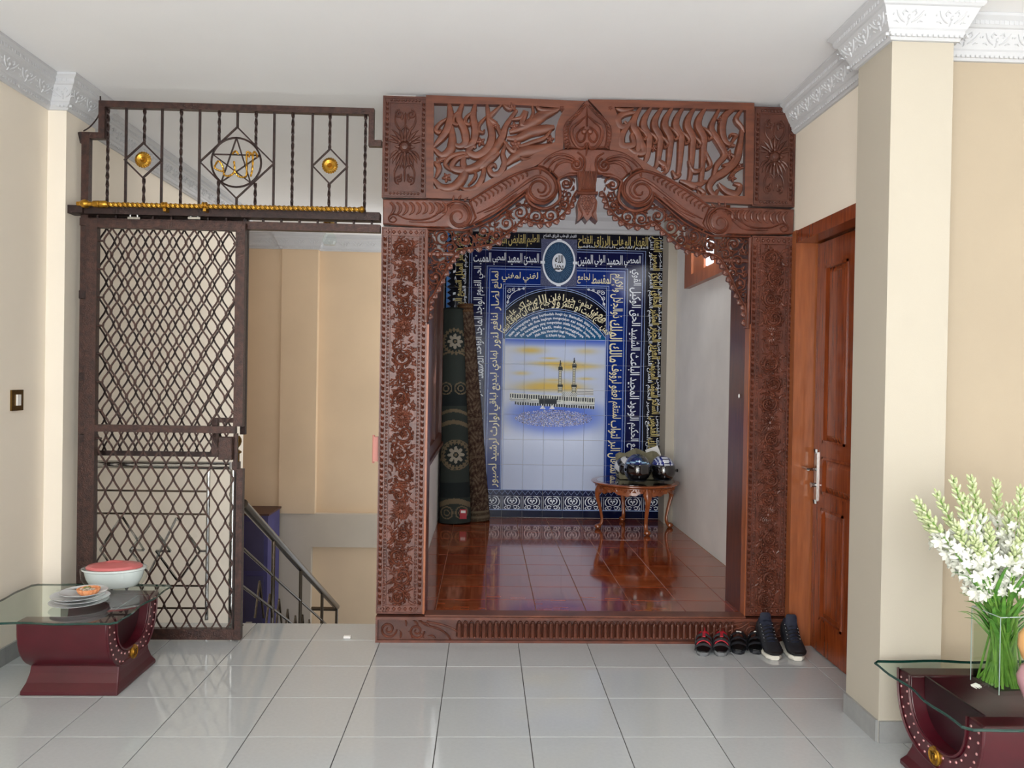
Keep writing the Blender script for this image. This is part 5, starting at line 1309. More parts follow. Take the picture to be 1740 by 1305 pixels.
# ================================================================ THINGS IN THE NICHE
def roll(name, label, base, top, r0_, r1_, colf, nseg=90, nh=300):
    B_, T_ = Vector(base), Vector(top); ax = (T_-B_); L_ = ax.length; ax.normalize()
    e1 = Vector((1, 0, 0)); e1 = (e1-ax*e1.dot(ax)).normalized(); e2 = ax.cross(e1)
    q = G(); vs = []; info = {}
    for i in range(nh+1):
        h = i/nh; r = r0_+(r1_-r0_)*h
        for j in range(nseg):
            a = 2*PI*j/nseg; rr = r*(1+.02*math.sin(3*a+h*5)+.012*math.sin(17*h+a)); vs.append(B_+ax*(L_*h)+e1*(rr*math.cos(a))+e2*(rr*math.sin(a)))
    fs = [(i*nseg+j, i*nseg+(j+1) % nseg, (i+1)*nseg+(j+1) % nseg, (i+1)*nseg+j) for i in range(nh) for j in range(nseg)]+[tuple(range(nseg-1, -1, -1))]
    zt_ = len(vs)
    q.add(vs, fs)
    def cf(c):
        d = Vector(c)-B_; h = d.dot(ax)/L_; d2 = d-ax*d.dot(ax); r = r0_+(r1_-r0_)*h
        return colf(d2.dot(e1), h*L_, d2.dot(e2) )
    root = thing(name, label, 'carpet')
    o = q.build('roll', 'carpet', root, smooth=True, col=cf)
    q = G(); sp = spiral(0, 0, r1_*.95, 4, 0, 1, 60, .1); pth = [T_+ax*.0+e1*a+e2*b for a, b in sp]
    q.tube(pth, .006, 4); vs = [T_-ax*.01+e1*(r1_*math.cos(a*PI/12))+e2*(r1_*math.sin(a*PI/12)) for a in range(24)]; q.add(vs, [tuple(range(24))]); q.build('rolled_end', 'carpet', root, col=lambda c: (70, 68, 60))
    q = G(); q.tube([T_+e1*(r1_*1.0*math.cos(a*PI/12))+e2*(r1_*math.sin(a*PI/12)) for a in range(24)], .008, 5, closed=True); q.build('edge_binding', 'carpet', root, col=lambda c: (104, 74, 50) if 'brown' in label else (40, 44, 42))
    return root, (B_, ax, e1, e2, L_)
def zr(py, d=7.35): return 1.54-(py-641)*d/F-AF
def c1(u, h, w_):
    GR, DK, BG, LT = (60, 66, 62), (44, 50, 50), (124, 110, 88), (166, 158, 142)
    c = GR
    hh = h+2.2*u*u
    for hc, wd in ((.21, .05), (.63, .03), (1.06, .03), (.95, .04), (1.62, .02)):
        if abs(hh-hc-(0 if hc > .3 else 0)) < wd*.5: c = BG
    if .24 < h < .38 or 1.1 < h < 1.3: c = DK
    for mz, R in ((.70-.06, .13), (1.72, .12)):
        dx, dz = u-.02, h-mz; r = math.hypot(dx, dz); a = math.atan2(dz, dx)
        if r < R: c = (50, 56, 54)
        if abs(r-R*.92) < .009*(1.5+math.sin(a*20)): c = BG
        if .2*R < r < R*.62*(.55+.45*abs(math.cos(a*4))): c = LT
        if r < .1*R: c = BG
        if R*1.05 < r < R*1.12 and mz < 1: c = BG
    for mz in (.1, 1.27):
        for cx in (-.07, .07):
            for rr in (.055,):
                d = math.hypot(u-cx, (h-mz)*1.0)
                if abs(d-rr) < .006 or abs(d-.026) < .005: c = BG
    return c
crn = random.Random(4)
def c2(u, h, w_):
    base = (80, 62, 50); n = math.sin(u*95+math.sin(h*31)*2)*math.sin(h*78+math.sin(u*60)*2)
    c = mix(base, (112, 96, 80), max(0, n)*1.1); c = mix(c, (44, 30, 28), max(0, -n)*.6)
    if h > 2.02: c = mix((112, 84, 58), (70, 48, 36), (math.sin(h*160)+1)/2)
    if h < .1: c = mix((120, 108, 88), (76, 64, 52), (math.sin(h*120)+1)/2)
    for b in (.62, .98, 1.5):
        if abs(h-b) < .01: c = (96, 80, 66)
    if crn.random() < .12: c = mix(c, (140, 124, 104), .5)
    return c
b1 = P(773, 886, Z=AF); 
rl1, fr1 = roll('rolled_carpet', 'thick dark grey-green rolled carpet with pale flower medallions leaning in the corner', (b1.x+.0, 2.86, AF+.004), (.262, 3.0, 2.19), .152, .1, c1)
rl2, fr2 = roll('rolled_carpet', 'thin brown patterned rolled carpet leaning beside the grey-green one', (P(814, 884, Z=AF).x, 2.97, AF+.004), (P(791, 515, Y=3.03).x, 3.045, 2.24), .105, .075, c2)
lb = G(); lb.box(-.032, .032, -.004, 0, -.045, .045); c = P(787, 874, Y=2.70); lo = lb.build('red_label', 'label_red', rl1); lo.location = (c.x, 2.86-.146, c.z)
lb = G(); lb.box(-.022, .022, -.0055, -.004, .01, .034); l2 = lb.build('white_label', 'white_plastic', lo)
# side table
tx, ty, tz = 2.0, 2.66, .445
stb = thing('side_table', 'round carved wooden side table with cabriole legs in front of the mural', 'table', (tx, ty, AF))
q = G(); q.lathe([(0, tz-.03), (.375, tz-.03), (.39, tz-.024), (.408, tz-.012), (.408, tz-.004), (.395, tz), (.36, tz), (.36, tz-.004), (0, tz-.004)], 0, 0, 56); q.build('tabletop', 'table_wood', stb, smooth=True)
mat('table_glass', (30, 26, 26), .03, spec=1, coat=1)
q = G(); q.lathe([(0, tz-.0035), (.358, tz-.0035), (.358, tz+.001), (0, tz+.001)], 0, 0, 56); q.build('dark_glass_inlay', 'table_glass', stb)
q = G(); vs = []; n_ = 112
for k in range(n_+1):
    a = 2*PI*k/n_; dp = .04+.028*abs(math.sin(a*4))+.006*math.sin(a*28)
    vs += [(.355*math.cos(a), .355*math.sin(a), tz-.031), (.358*math.cos(a), .358*math.sin(a), tz-.031-dp), (.34*math.cos(a), .34*math.sin(a), tz-.031-dp), (.34*math.cos(a), .34*math.sin(a), tz-.031)]
q.add(vs, [(4*k+i, 4*k+4+i, 4*k+4+(i+1) % 4, 4*k+(i+1) % 4) for k in range(n_) for i in range(4)])
ap = q.build('apron', 'table_wood', stb)
q = G()
for k in range(96):
    a = 2*PI*k/96; q.tube([(.36*math.cos(a), .36*math.sin(a), tz-.046), (.371*math.cos(a), .371*math.sin(a), tz-.04)], [.0065, .003], 5)
for k in range(40):
    a = 2*PI*k/40; g2 = G(); leaf(g2, 0, 0, .3+(k % 3)*1.1, .045, .018, 0, .01, .8 if k % 2 else -.8); R0 = .358
    q.add([((R0-y)*math.cos(a+x/R0), (R0-y)*math.sin(a+x/R0), tz-.066+z) for x, y, z in g2.v], g2.f)
q.build('apron_carving', 'table_wood', ap)
lgm = G(); pts = cat([(.335, 0, tz-.032), (.352, 0, tz-.09), (.362, 0, tz-.14), (.335, 0, .2), (.315, 0, .1), (.322, 0, .05), (.345, 0, .03)], 4)
lgm.tube(pts, [.036, .038, .04, .041, .042, .04, .036, .031, .027, .024, .022, .02, .019, .018, .017, .017, .017, .018, .018, .019, .019, .02, .021, .022, .022][:len(pts)], 10, flat=.8, up=(0, 1, 0))
lgm.lathe([(0, 0), (.02, .004), (.032, .02), (.03, .036), (.015, .046), (0, .048)], .352, 0, 12)
for k in range(4): lgm.ridge([(0, 0), (.0, .0)], .01, 0, .01) if 0 else None
l0 = None
for k in range(4):
    a = -PI/2+.14+k*PI/2
    if l0 is None: l0 = lgm.build('leg', 'table_wood', stb, smooth=True); l0.rotation_euler.z = a
    else: share(l0, 'leg', stb, rot=(0, 0, a))
# helmets
def helmet(label, loc, rz, style, s_=1.0):
    root = thing('motorcycle_helmet', label, 'helmet', loc, rz, 'helmets on the round side table')
    rx_, ry_, rz_ = .123*s_, .15*s_, .14*s_; NU, NV = 48, 24; zc_ = .115*s_
    def pt(u, v, k=1.0):
        a = 2*PI*u/NU; e = -PI/4.2+(PI/2+PI/4.2)*v/NV
        wd = 1.0 if e > -.2 else 1-.10*(-.2-e)/.5
        return (rx_*k*math.cos(e)*math.sin(a)*wd, -ry_*k*math.cos(e)*math.cos(a)*wd, zc_+rz_*k*math.sin(e))
    sh, vi, bl = G(), G(), G()
    def reg(u, v):
        uu = u if u < NU/2 else u-NU
        return abs(uu+.5) < 9.6 and 3 <= v < 11
    vs = [pt(u, v) for v in range(NV+1) for u in range(NU)]
    sh.add(vs, [(v*NU+u, v*NU+(u+1) % NU, (v+1)*NU+(u+1) % NU, (v+1)*NU+u) for v in range(NV) for u in range(NU) if not reg(u, v)])
    def colf(c):
        x, y, z = c; a = math.atan2(x, -y); e = (z-zc_)/rz_
        if style == 'blue':
            n = math.sin(a*2.2+e*4)+math.sin(a*5-e*7)*.5
            if e < -.05: return (10, 14, 26)
            if .42 < e-.12*math.cos(a*2) < .5: return (150, 190, 220)
            return (14, 30, 92) if n > .1 else (16, 58, 92) if n > -.5 else (12, 14, 34)
        if style == 'stripe':
            if e < 0: return (16, 18, 28)
            if abs(x) < .028 and e < .93: return (226, 230, 236) if (abs(math.sin(z*90)) > .35) else (20, 30, 80)
            if .045 < abs(x) < .062 or .072 < abs(x) < .08: return (210, 216, 232)
            return (22, 36, 120)
        return (216, 216, 216) if math.sin(a*3+e*6) > -.2 else (24, 24, 26)
    sh.build('shell', 'helmet_paint', root, smooth=True, col=colf)
    vs = [pt(u-11, v, 1.025) for v in range(2, 13) for u in range(22)]
    vi.add(vs, [(v*22+u, v*22+u+1, (v+1)*22+u+1, (v+1)*22+u) for v in range(10) for u in range(21)]); o = vi.build('visor', 'visor', root, smooth='all')
    mo = o.modifiers.new('thick', 'SOLIDIFY'); mo.thickness = .003
    bl.tube([pt(u, 0, 1.0) for u in range(NU)], .007*s_, 6, closed=True); bl.build('rim_trim', 'rubber_black', root)
    for sx in (-1, 1):
        q = G(); q.lathe([(0, 0), (.016, 0), (.014, .008), (0, .01)], 0, 0, 12, 'X'); q.v = [(sx*(rx_*1.0+x*1.2), y-.06, z+zc_) for x, y, z in q.v]; q.build('visor_pivot', 'rubber_black', root)
    q = G()
    for k in (-1, 0, 1): q.box(k*.03-.01, k*.03+.01, -ry_*1.0, -ry_*.93, zc_+rz_*.32-.003, zc_+rz_*.32+.006) if 0 else None
    vs = [pt(u, 0, .985) for u in range(NU)]+[(p[0]*.8, p[1]*.8, p[2]+.12) for p in [pt(u, 0, 1) for u in range(NU)]]
    q.add(vs, [(u, (u+1) % NU, NU+(u+1) % NU, NU+u) for u in range(NU)]+[tuple(range(NU, 2*NU))]); q.build('lining', 'rubber_black', root)
    return root
ZT = AF+tz+.006
c = P(1083, 800, Y=2.50); helmet('blue and teal motorcycle helmet with dark visor, left one on the round side table', (c.x, 2.50, ZT+.004), -.12, 'blue')
c = P(1132, 800, Y=2.60); helmet('blue helmet with white central emblem and stripes, right one on the round side table', (min(c.x, 2.235), 2.56, ZT+.004), .1, 'stripe', .93)
c = P(1060, 800, Y=2.78); helmet('white and black helmet half hidden behind the blue one on the side table', (c.x+.02, 2.80, ZT+.004), .6, 'white', .8)
# folded olive cloth behind the helmets
q = G(); prof = [(1046, 772), (1052, 768), (1062, 770), (1072, 765), (1080, 761), (1088, 764), (1098, 769), (1108, 766), (1116, 768), (1121, 774)]
cl = thing('olive_cloth', 'crumpled olive cloth bag stuffed behind the helmets', 'bag')
n = len(prof); vs = []
tp = [P(x, y, Y=2.84) for x, y in prof]; tp = [(min(p.x, 2.32), p.z) for p in tp]
for lay, (yy, dz, sx) in enumerate(((2.70, -1, .9), (2.80, .72, .97), (2.84, 1, 1), (2.87, .72, .97), (2.93, -1, .9))):
    for i, (x, z) in enumerate(tp):
        zb_ = ZT+.001; zz = zb_ if dz < 0 else zb_+(z-zb_)*dz; xm_ = (tp[0][0]+tp[-1][0])/2
        vs.append((xm_+(x-xm_)*sx, yy+.012*math.sin(i*2.3+lay), zz))
q.add(vs, [(l*n+i, l*n+i+1, (l+1)*n+i+1, (l+1)*n+i) for l in range(4) for i in range(n-1)]+[tuple(l*n for l in range(5)), tuple(l*n+n-1 for l in range(4, -1, -1))]+[tuple(range(n))+tuple(range(5*n-1, 4*n-1, -1))])
q.build('cloth', 'cloth_olive', cl); q = G()
q.ridge([tp[2], tp[5], tp[8]], .012, 2.80, .004); 
q = G(); q.box(0, .13, 0, .004, 0, .10); w_ = q.build('paper_sheet', 'white_plastic', cl); w_.location = (tp[7][0]-.02, 2.90, tp[6][1]-.075); w_.rotation_euler = (0, -.35, 0)
q = G(); q.tube(cat([(0, 0, 0), (.02, -.01, .02), (.045, 0, .01), (.05, .01, -.03), (.02, .02, -.04)], 4), .012, 6); q.dome(.02, -.02, .03, .0, .02, 8); fb = q.build('rag', 'fabric_blue'); c = P(1242, 1015, Z=AF); fb.location = (2.405, c.y+.25, AF+.06); tag(fb, 'small blue rag on the niche floor at the right jamb', 'rag')
fb.location = (2.34, .44, AF+.055)
# ================================================================ LEATHER TABLES
def utable(label, side, xe_, x_far, yc, gl, foot=None):
    """side=+1: studded end faces +X ; x_far is the other end"""
    root = thing('leather_table', label, 'table', group='leather pedestal tables')
    zt_, zb_ = .368, .095; w0, w1 = .27, .185
    def U(wd, zb, n=18): return [(yc+wd*math.cos(PI+PI*i/n), zt_+(zt_-zb)*math.sin(PI+PI*i/n)*1.0) for i in range(n+1)]
    def sq(wd, zb, n=22):
        out = []
        for i in range(n+1):
            a = PI+PI*i/n; cx, sz = math.cos(a), math.sin(a)
            out.append((yc+wd*math.copysign(abs(cx)**.8, cx), zt_+(zt_-zb)*-abs(sz)**.72))
        return out
    o_, i_ = sq(w0, zb_), sq(w1, zb_+.07)
    q = G(); N_ = len(o_); x0, x1 = xe_, x_far; iw = side*-.012
    vs = [(x0, y, z) for y, z in o_]+[(x0, y, z) for y, z in i_]+[(x1, y, z) for y, z in o_]+[(x1, y, z) for y, z in i_]
    fs = []
    for k in range(N_-1): fs += [(k, k+1, N_+k+1, N_+k), (2*N_+k, 3*N_+k, 3*N_+k+1, 2*N_+k+1), (k, 2*N_+k, 2*N_+k+1, k+1), (N_+k, N_+k+1, 3*N_+k+1, 3*N_+k)]
    fs += [(0, N_, 3*N_, 2*N_), (N_-1, 3*N_-1, 4*N_-1, 2*N_-1)]
    q.add(vs, fs); bd = q.build('cradle', 'leather', root, smooth=35)
    mo = bd.modifiers.new('b', 'BEVEL'); mo.width = .008; mo.segments = 2; mo.limit_method = 'ANGLE'; mo.angle_limit = .8
    q = G(); q.tube([(x0+side*.002, y, z) for y, z in o_], .006, 5); q.tube([(x0+side*.002, y, z) for y, z in i_], .006, 5); q.build('piping', 'leather', bd)
    q = G(); sm = sq(w1-.004, zb_+.075); q.prism([(y, z) for y, z in sm], xe_+(x_far-xe_)*.12, xe_+(x_far-xe_)*.14, 'X'); q.build('inner_panel', 'leather_dark', bd)
    st0 = None
    for wd, zb in ((w0-.022, zb_+.018), (w1+.02, zb_+.052)):
        ps = sq(wd, zb, 60); L_ = 0; last = -1
        for k in range(1, len(ps)):
            L_ += math.hypot(ps[k][0]-ps[k-1][0], ps[k][1]-ps[k-1][1])
            if L_-last > .034:
                last = L_
                if st0 is None:
                    q = G(); q.lathe([(.0055, 0), (.0042, .003), (0, .0045)], 0, 0, 8, 'X'); q.v = [(x*side, y, z) for x, y, z in q.v]; st0 = q.build('stud', 'stud', bd); st0.location = (x0+side*.0005, ps[k][0], ps[k][1])
                else: share(st0, 'stud', bd, (x0+side*.0005, ps[k][0], ps[k][1]))
    q = G(); q.lathe([(.036, 0), (.036, .006), (.031, .011), (.027, .007), (.018, .006), (.014, .011), (0, .012)], 0, yc, 24, 'X', .135); q.v = [(x0+x*side, y, z) for x, y, z in q.v]; md_ = q.build('medallion', 'gold', root, smooth=True)
    q = G(); q.tube([(x0+side*.012, yc-.008, .12), (x0+side*.014, yc-.008, .15)], .0025, 5); q.tube([(x0+side*.012, yc+.008, .12), (x0+side*.014, yc+.008, .15)], .0025, 5); q.tube(cat([(x0+side*.013, yc-.014, .148), (x0+side*.014, yc, .142), (x0+side*.013, yc+.014, .148)], 3), .0022, 5); q.build('emblem', 'brass_dark', md_)
    # flared foot
    q = G(); L_ = []; f0, f1 = foot or (xe_, x_far); xm = (f0+f1)/2; hx = abs(f0-f1)/2
    prof = [(0, 1.0, .215), (.018, 1.0, .213), (.05, .955, .185), (.09, .925, .165), (.125, .915, .158)]
    for z, kx, hy in prof: L_ += [(xm-hx*kx, yc-hy, z), (xm+hx*kx, yc-hy, z), (xm+hx*kx, yc+hy, z), (xm-hx*kx, yc+hy, z)]
    fs = [(3, 2, 1, 0), (16, 17, 18, 19)]+[(4*k+i, 4*k+(i+1) % 4, 4*k+4+(i+1) % 4, 4*k+4+i) for k in range(4) for i in range(4)]
    q.add(L_, fs); ft = q.build('foot', 'leather', root); mo = ft.modifiers.new('b', 'BEVEL'); mo.width = .006; mo.segments = 2; mo.limit_method = 'ANGLE'; mo.angle_limit = .7
    # wavy glass top
    gx0, gx1, gy0, gy1 = gl; z0, z1 = .371, .382; pts = []
    def side_(a, b, n=14):
        a, b = Vector(a), Vector(b); d = b-a; nn = Vector((d.y, -d.x)).normalized(); L2 = d.length
        return [tuple(a+d*(i/n)+nn*(.010*math.sin(2*PI*i/n*2-.6)*math.sin(PI*i/n))) for i in range(n)]
    ch = .025
    cor = [(gx0+ch, gy0), (gx1-ch, gy0), (gx1, gy0+ch), (gx1, gy1-ch), (gx1-ch, gy1), (gx0+ch, gy1), (gx0, gy1-ch), (gx0, gy0+ch)]
    for k in range(8):
        a, b = cor[k], cor[(k+1) % 8]
        pts += side_(a, b) if k % 2 == 0 else [a]
    q = G(); n = len(pts); ins = inset(pts, .004)
    q.add([(x, y, z1) for x, y in ins]+[(x, y, z0) for x, y in ins], [tuple(range(n)), tuple(range(2*n-1, n-1, -1))]); gt_ = q.build('glass_top', 'glass', root)
    q = G(); q.add([(x, y, z) for lst, z in ((ins, z1), (pts, z1-.003), (pts, z0+.003), (ins, z0)) for x, y in lst], [(k*n+i, k*n+(i+1) % n, (k+1)*n+(i+1) % n, (k+1)*n+i) for k in range(3) for i in range(n)]); q.build('glass_edge', 'glass_edge', gt_)
    return root
zg = .382
nr, fr_, bl = P(190, 1059, Z=zg), P(300, 993, Z=zg), P(75, 986, Z=zg)
yc = -.572; xL_ = P(26, 1062, Y=yc-.27).x; xR_ = P(182, 1060, Y=yc-.27).x
utable('oxblood leather table with wavy glass top holding plates and dish, at the left wall', 1, xR_, xL_, yc, (max(-1.885, bl.x-.02), (nr.x+fr_.x)/2+.0, nr.y, fr_.y), (-1.588, -1.134))
fl_, nl_ = P(1483, 1121, Z=zg), P(1638, 1239, Z=zg)
yc2 = (fl_.y+nl_.y)/2; xE = P(1542, 1180, Y=yc2+.2).x
utable('oxblood leather table with wavy glass top holding the flower vase, at the right edge', -1, xE, xE+.48, yc2, ((fl_.x+nl_.x)/2, (fl_.x+nl_.x)/2+.76, nl_.y, fl_.y), (xE-.02, xE+.46))
# ---------------------------------------------------------------- dishes
c = P(128, 1030, Z=zg+.001); px_, py_ = c.x, c.y+.035
PR = [(0, .002), (.055, .002), (.06, 0), (.065, .003), (.1, .011), (.125, .019), (.126, .021), (.098, .014), (.062, .006), (0, .005)]
plates = ['bottom dinner plate of the white stack on the glass table', 'second white plate from the bottom of the stack', 'third white plate up in the stack, slightly shifted', 'top white plate of the stack carrying an orange tart']
p0 = None
for k, (dx, dy, s_) in enumerate(((0, 0, 1.06), (.008, .01, 1.0), (-.006, .004, .98), (.016, .012, .86))):
    if p0 is None:
        q = G(); q.lathe(PR, 0, 0, 44); p0 = q.build('plate', 'china', smooth=True); o = p0
    else: o = p0.copy(); C.objects.link(o)
    o.location = (px_+dx, py_+dy, zg+.0008+k*.0145); o.scale = (s_, s_, 1); tag(o, plates[k], 'plate', 'stacked white plates')
zt4 = zg+.0008+3*.0145+.006
tt = thing('tart', 'orange crimped tart with creamy filling on the top plate', 'tart', (px_+.045, py_+.0, zt4))
q = G(); vs = []; n = 64
for r, z in ((.0, 0), (.034, 0), (.046, .012), (.052, .03), (.047, .03), (.043, .024), (0, .024)):
    for j in range(n): a = 2*PI*j/n; rr = r*(1+(.05*math.cos(16*a) if r > .04 else 0)); vs.append((rr*math.cos(a), rr*math.sin(a), z))
q.add(vs, [(k*n+j, k*n+(j+1) % n, (k+1)*n+(j+1) % n, (k+1)*n+j) for k in range(6) for j in range(n)]); q.build('crust', 'pastry', tt, smooth=True)
q = G(); random.seed(2)
for k in range(22): a = random.random()*6.28; r = random.random()*.034; q.lathe([(0, 0), (.008, .002), (.006, .008), (0, .011)], r*math.cos(a), r*math.sin(a), 7, 'Z', .022)
q.build('filling', 'cream_top', tt, smooth=True)
q = G(); q.tube([(-.02, -.01, .034), (.0, .004, .036), (.012, .0, .034)], .002, 5); q.build('herb', 'green_bit', tt)
q = G(); q.tube(cat([(-.1, .0, .014), (-.05, .01, .018), (0, .02, .012)], 4), [.0025]*5+[.004, .009, .011, .006], 8, flat=.35, up=(0, 1, 0)); sp_ = q.build('spoon', 'spoon', smooth=True); sp_.location = (px_-.01, py_+.0, zt4+.004); tag(sp_, 'metal spoon resting on the top plate beside the tart', 'spoon')
q = G()
for k in range(9): a = k*1.7; q.tube([(0, 0, .004), (.02*math.cos(a), .018*math.sin(a), .008+.012*(k % 2))], .004, 4)
wr = q.build('plastic_wrap', 'vase_glass'); c = P(180, 1022, Z=zg); wr.location = (c.x, c.y, zg+.002); tag(wr, 'crumpled clear wrapper on the glass between plates and dish', 'wrapper')
c = P(180, 1003, Z=zg); cs = thing('casserole_dish', 'white oval casserole with pink lid behind the plates', 'dish', (c.x, c.y+.09, zg+.001), .12)
q = G(); SX_, SY_ = 1.0, .66; q.lathe([(0, .003), (.115, .0), (.122, .006), (.142, .045), (.152, .085), (.162, .09), (.162, .099), (.144, .099), (.135, .07), (0, .03)], 0, 0, 52, sx=SX_, sy=SY_); q.build('bowl', 'china', cs, smooth=True)
q = G(); q.lathe([(.14, .094), (.143, .103), (.134, .113), (.06, .127), (0, .13)], -.0, 0, 52, sx=SX_, sy=SY_); ld = q.build('lid', 'pink_lid', cs, smooth=True)
q = G(); q.lathe([(0, .129), (.03, .126), (.036, .131), (.022, .135), (0, .131)], 0, 0, 28, sx=1.3, sy=.55); q.build('lid_handle', 'pink_lid', ld, smooth=True)
q = G(); q.lathe([(.163, .099), (.17, .094), (.165, .04), (.14, .004)], 0, 0, 52, sx=SX_, sy=SY_); q.build('glass_holder', 'vase_glass', cs, smooth=True)
# ---------------------------------------------------------------- vase with tuberoses
v0 = P(1690, 1182, Z=zg); vw = .15; vh = .292; RZ = .12
vx, vy = v0.x+vw/2*1.05, v0.y+vw/2*1.0
va = thing('flower_vase', 'square clear glass vase with water and green stems on the right table', 'vase', (vx, vy, zg+.001), .1)
q = G(); h = vw/2; i = h-.006
vs = [(sx*a, sy*a, z) for a, z in ((h, 0), (h, vh), (i, vh), (i, .014)) for sx, sy in ((-1, -1), (1, -1), (1, 1), (-1, 1))]
q.add(vs, [(3, 2, 1, 0), (12, 13, 14, 15)]+[(4*k+a, 4*k+(a+1) % 4, 4*k+4+(a+1) % 4, 4*k+4+a) for k in range(3) for a in range(4)]); q.build('glass_body', 'vase_glass', va)
q = G(); q.tube([(sx*(h-.003), sy*(h-.003), vh) for sx, sy in ((-1, -1), (1, -1), (1, 1), (-1, 1))], .0022, 4, closed=True)
for sx, sy in ((-1, -1), (1, -1), (-1, 1)): q.tube([(sx*(h-.002), sy*(h-.002), .003), (sx*(h-.002), sy*(h-.002), vh)], .0016, 4)
mat('glass_rim', (176, 192, 188), .08, spec=.9); q.build('rim', 'glass_rim', va)
q = G(); q.box(-i+.001, i-.001, -i+.001, i-.001, .015, .225); q.build('water', 'water', va)
# stalk prototypes
def petal_bloom():
    q = G()
    for k in range(6):
        a = 2*PI*k/6; ca, sa = math.cos(a), math.sin(a); vs = []
        for (r, z, w_) in ((.002, .0, .002), (.006, .016, .005), (.015, .026, .007), (.024, .028, .0015)):
            vs += [(r*ca-w_*sa, r*sa+w_*ca, z), (r*ca+w_*sa, r*sa-w_*ca, z), (r*ca*.8, r*sa*.8, z-.002)]
        q.add(vs, [(3*j, 3*j+1, 3*j+4, 3*j+3) for j in range(3)]+[(3*j+1, 3*j+2, 3*j+5, 3*j+4) for j in range(3)]+[(3*j+2, 3*j, 3*j+3, 3*j+5) for j in range(3)])
    q.tube([(0, 0, -.016), (0, 0, 0), (0, 0, .016)], [.0022, .004, .007], 6)
    return q
def bud(q, p, d, L_, r, cone=1):
    p = Vector(p); d = Vector(d).normalized(); q.tube([p, p+d*L_*.3, p+d*L_*.75, p+d*L_], [r*.4, r, r*.9, r*.15], 6)
bloom_src = petal_bloom().build('blossom', 'petal_white', smooth=True)
bloom_src.hide_render = False
blossoms_used = [False]
def stalk(base, tip, mid, nb_, nbud, label, seed):
    rnd = random.Random(seed); root = thing('tuberose_stalk', label, 'flower', (0, 0, 0), 0, 'tuberose stalks in the square vase')
    path = cat([base, mid, tip], 10); n = len(path)
    q = G(); q.tube(path, [.0052-.0028*i_/n for i_ in range(n)], 7); q.build('stem', 'stem_green', root, smooth=True)
    q = G()
    for k in range(3):
        p = path[int(n*(.3+.12*k))]; a = rnd.random()*6.28; d = Vector((math.cos(a), math.sin(a)*.6, 1.2)).normalized(); L_ = rnd.uniform(.12, .2)
        side_v = d.cross(Vector((math.cos(a), math.sin(a), 0))).normalized(); pts = [p, p+d*L_*.4, p+d*L_*.8+Vector((math.cos(a), math.sin(a), 0))*.01, p+d*L_+Vector((math.cos(a), math.sin(a), -.6))*.03]
        q.tube(cat(pts, 3), [.003, .007, .009, .01, .009, .008, .006, .004, .002, .001], 4, flat=.25, up=side_v)
    q.build('leaf', 'leaf_green', root)
    for k in range(nb_):
        f_ = .60+.24*k/max(1, nb_-1)+rnd.uniform(-.01, .01); i_ = min(n-2, int(f_*(n-1))); p = path[i_]; t_ = (path[i_+1]-path[i_]).normalized()
        a = k*2.4+rnd.random(); e = t_.orthogonal().normalized(); e = (Matrix.Rotation(a, 3, t_) @ e); d = (e*1.0+t_*rnd.uniform(.3, .9)).normalized()
        if blossoms_used[0]: o = share(bloom_src, 'blossom', root)
        else: o = bloom_src; o.parent = root; blossoms_used[0] = True
        o.location = p+d*.018; o.rotation_euler = d.to_track_quat('Z', 'Y').to_euler(); s_ = rnd.uniform(.8, 1.15); o.scale = (s_, s_, s_)
    q = G(); qw = G()
    for k in range(nbud):
        f_ = .72+.28*k/nbud; i_ = min(n-2, int(f_*(n-1))); p = path[i_].lerp(path[i_+1], f_*(n-1)-i_); t_ = (path[i_+1]-path[i_]).normalized()
        a = k*2.4; e = (Matrix.Rotation(a, 3, t_) @ t_.orthogonal().normalized()); sz = 1-.55*k/nbud
        bud(q if k > nbud*.35 else qw, p+e*.003, e*(.9*sz+.1)+t_*1.0, .034*sz+.01, .0066*sz+.002)
    q.build('green_buds', 'bud_green', root); qw.build('white_buds', 'petal_white', root) if qw.v else None
    return root
tips = [(1557, 850), (1592, 838), (1562, 872), (1620, 815), (1650, 812), (1640, 845), (1693, 818), (1668, 860), (1715, 860), (1735, 830), (1745, 880), (1600, 905), (1622, 890), (1680, 900), (1700, 930), (1608, 930), (1655, 915), (1728, 925), (1640, 950), (1765, 850), (1790, 890), (1712, 895)]
rs = random.Random(21)
desc = ['leftmost high tuberose tip with pale green buds', 'tall tuberose second from the left', 'left tuberose with open white blossoms', 'upper tuberose spike left of centre', 'tallest central tuberose spike', 'dense white tuberose in the middle', 'tall spike of greenish buds right of centre', 'central tuberose behind the front blossoms', 'right tuberose heavy with white flowers', 'tall tuberose cut by the right picture edge']
desc2 = ['tuberose almost out of frame beyond the tall right spike', 'low tuberose leaning left below the leftmost tip', 'short tuberose just right of the low left one', 'tuberose with blossoms right of the bouquet centre', 'short front tuberose low in the right half of the bouquet', 'lowest left tuberose hanging white blossoms over the vase rim', 'short tuberose low in the middle of the bouquet', 'short tuberose close to the right picture edge', 'shortest tuberose directly above the vase mouth', 'tall tuberose outside the picture on the far right', 'tuberose bending right outside the picture edge', 'tuberose behind the tall right spike with white blossoms']
for k, (x, y) in enumerate(tips):
    dy = rs.uniform(-.10, .12); t_ = P(x, y, Y=vy+dy); bx_ = vx+rs.uniform(-.045, .045); by_ = vy+rs.uniform(-.045, .045)
    f_ = (t_.x-vx); base = (bx_-max(-.02, min(.02, f_*.1)), by_, zg+.02); mid = (vx+max(-.05, min(.05, f_*.22)), vy+max(-.05, min(.05, dy*.3)), zg+.30)
    lab = desc[k]+' in the square glass vase' if k < len(desc) else desc2[k-len(desc)]
    stalk(base, t_, mid, 7 if k % 3 else 10, 30 if k % 2 else 36, lab, k)
q = G()
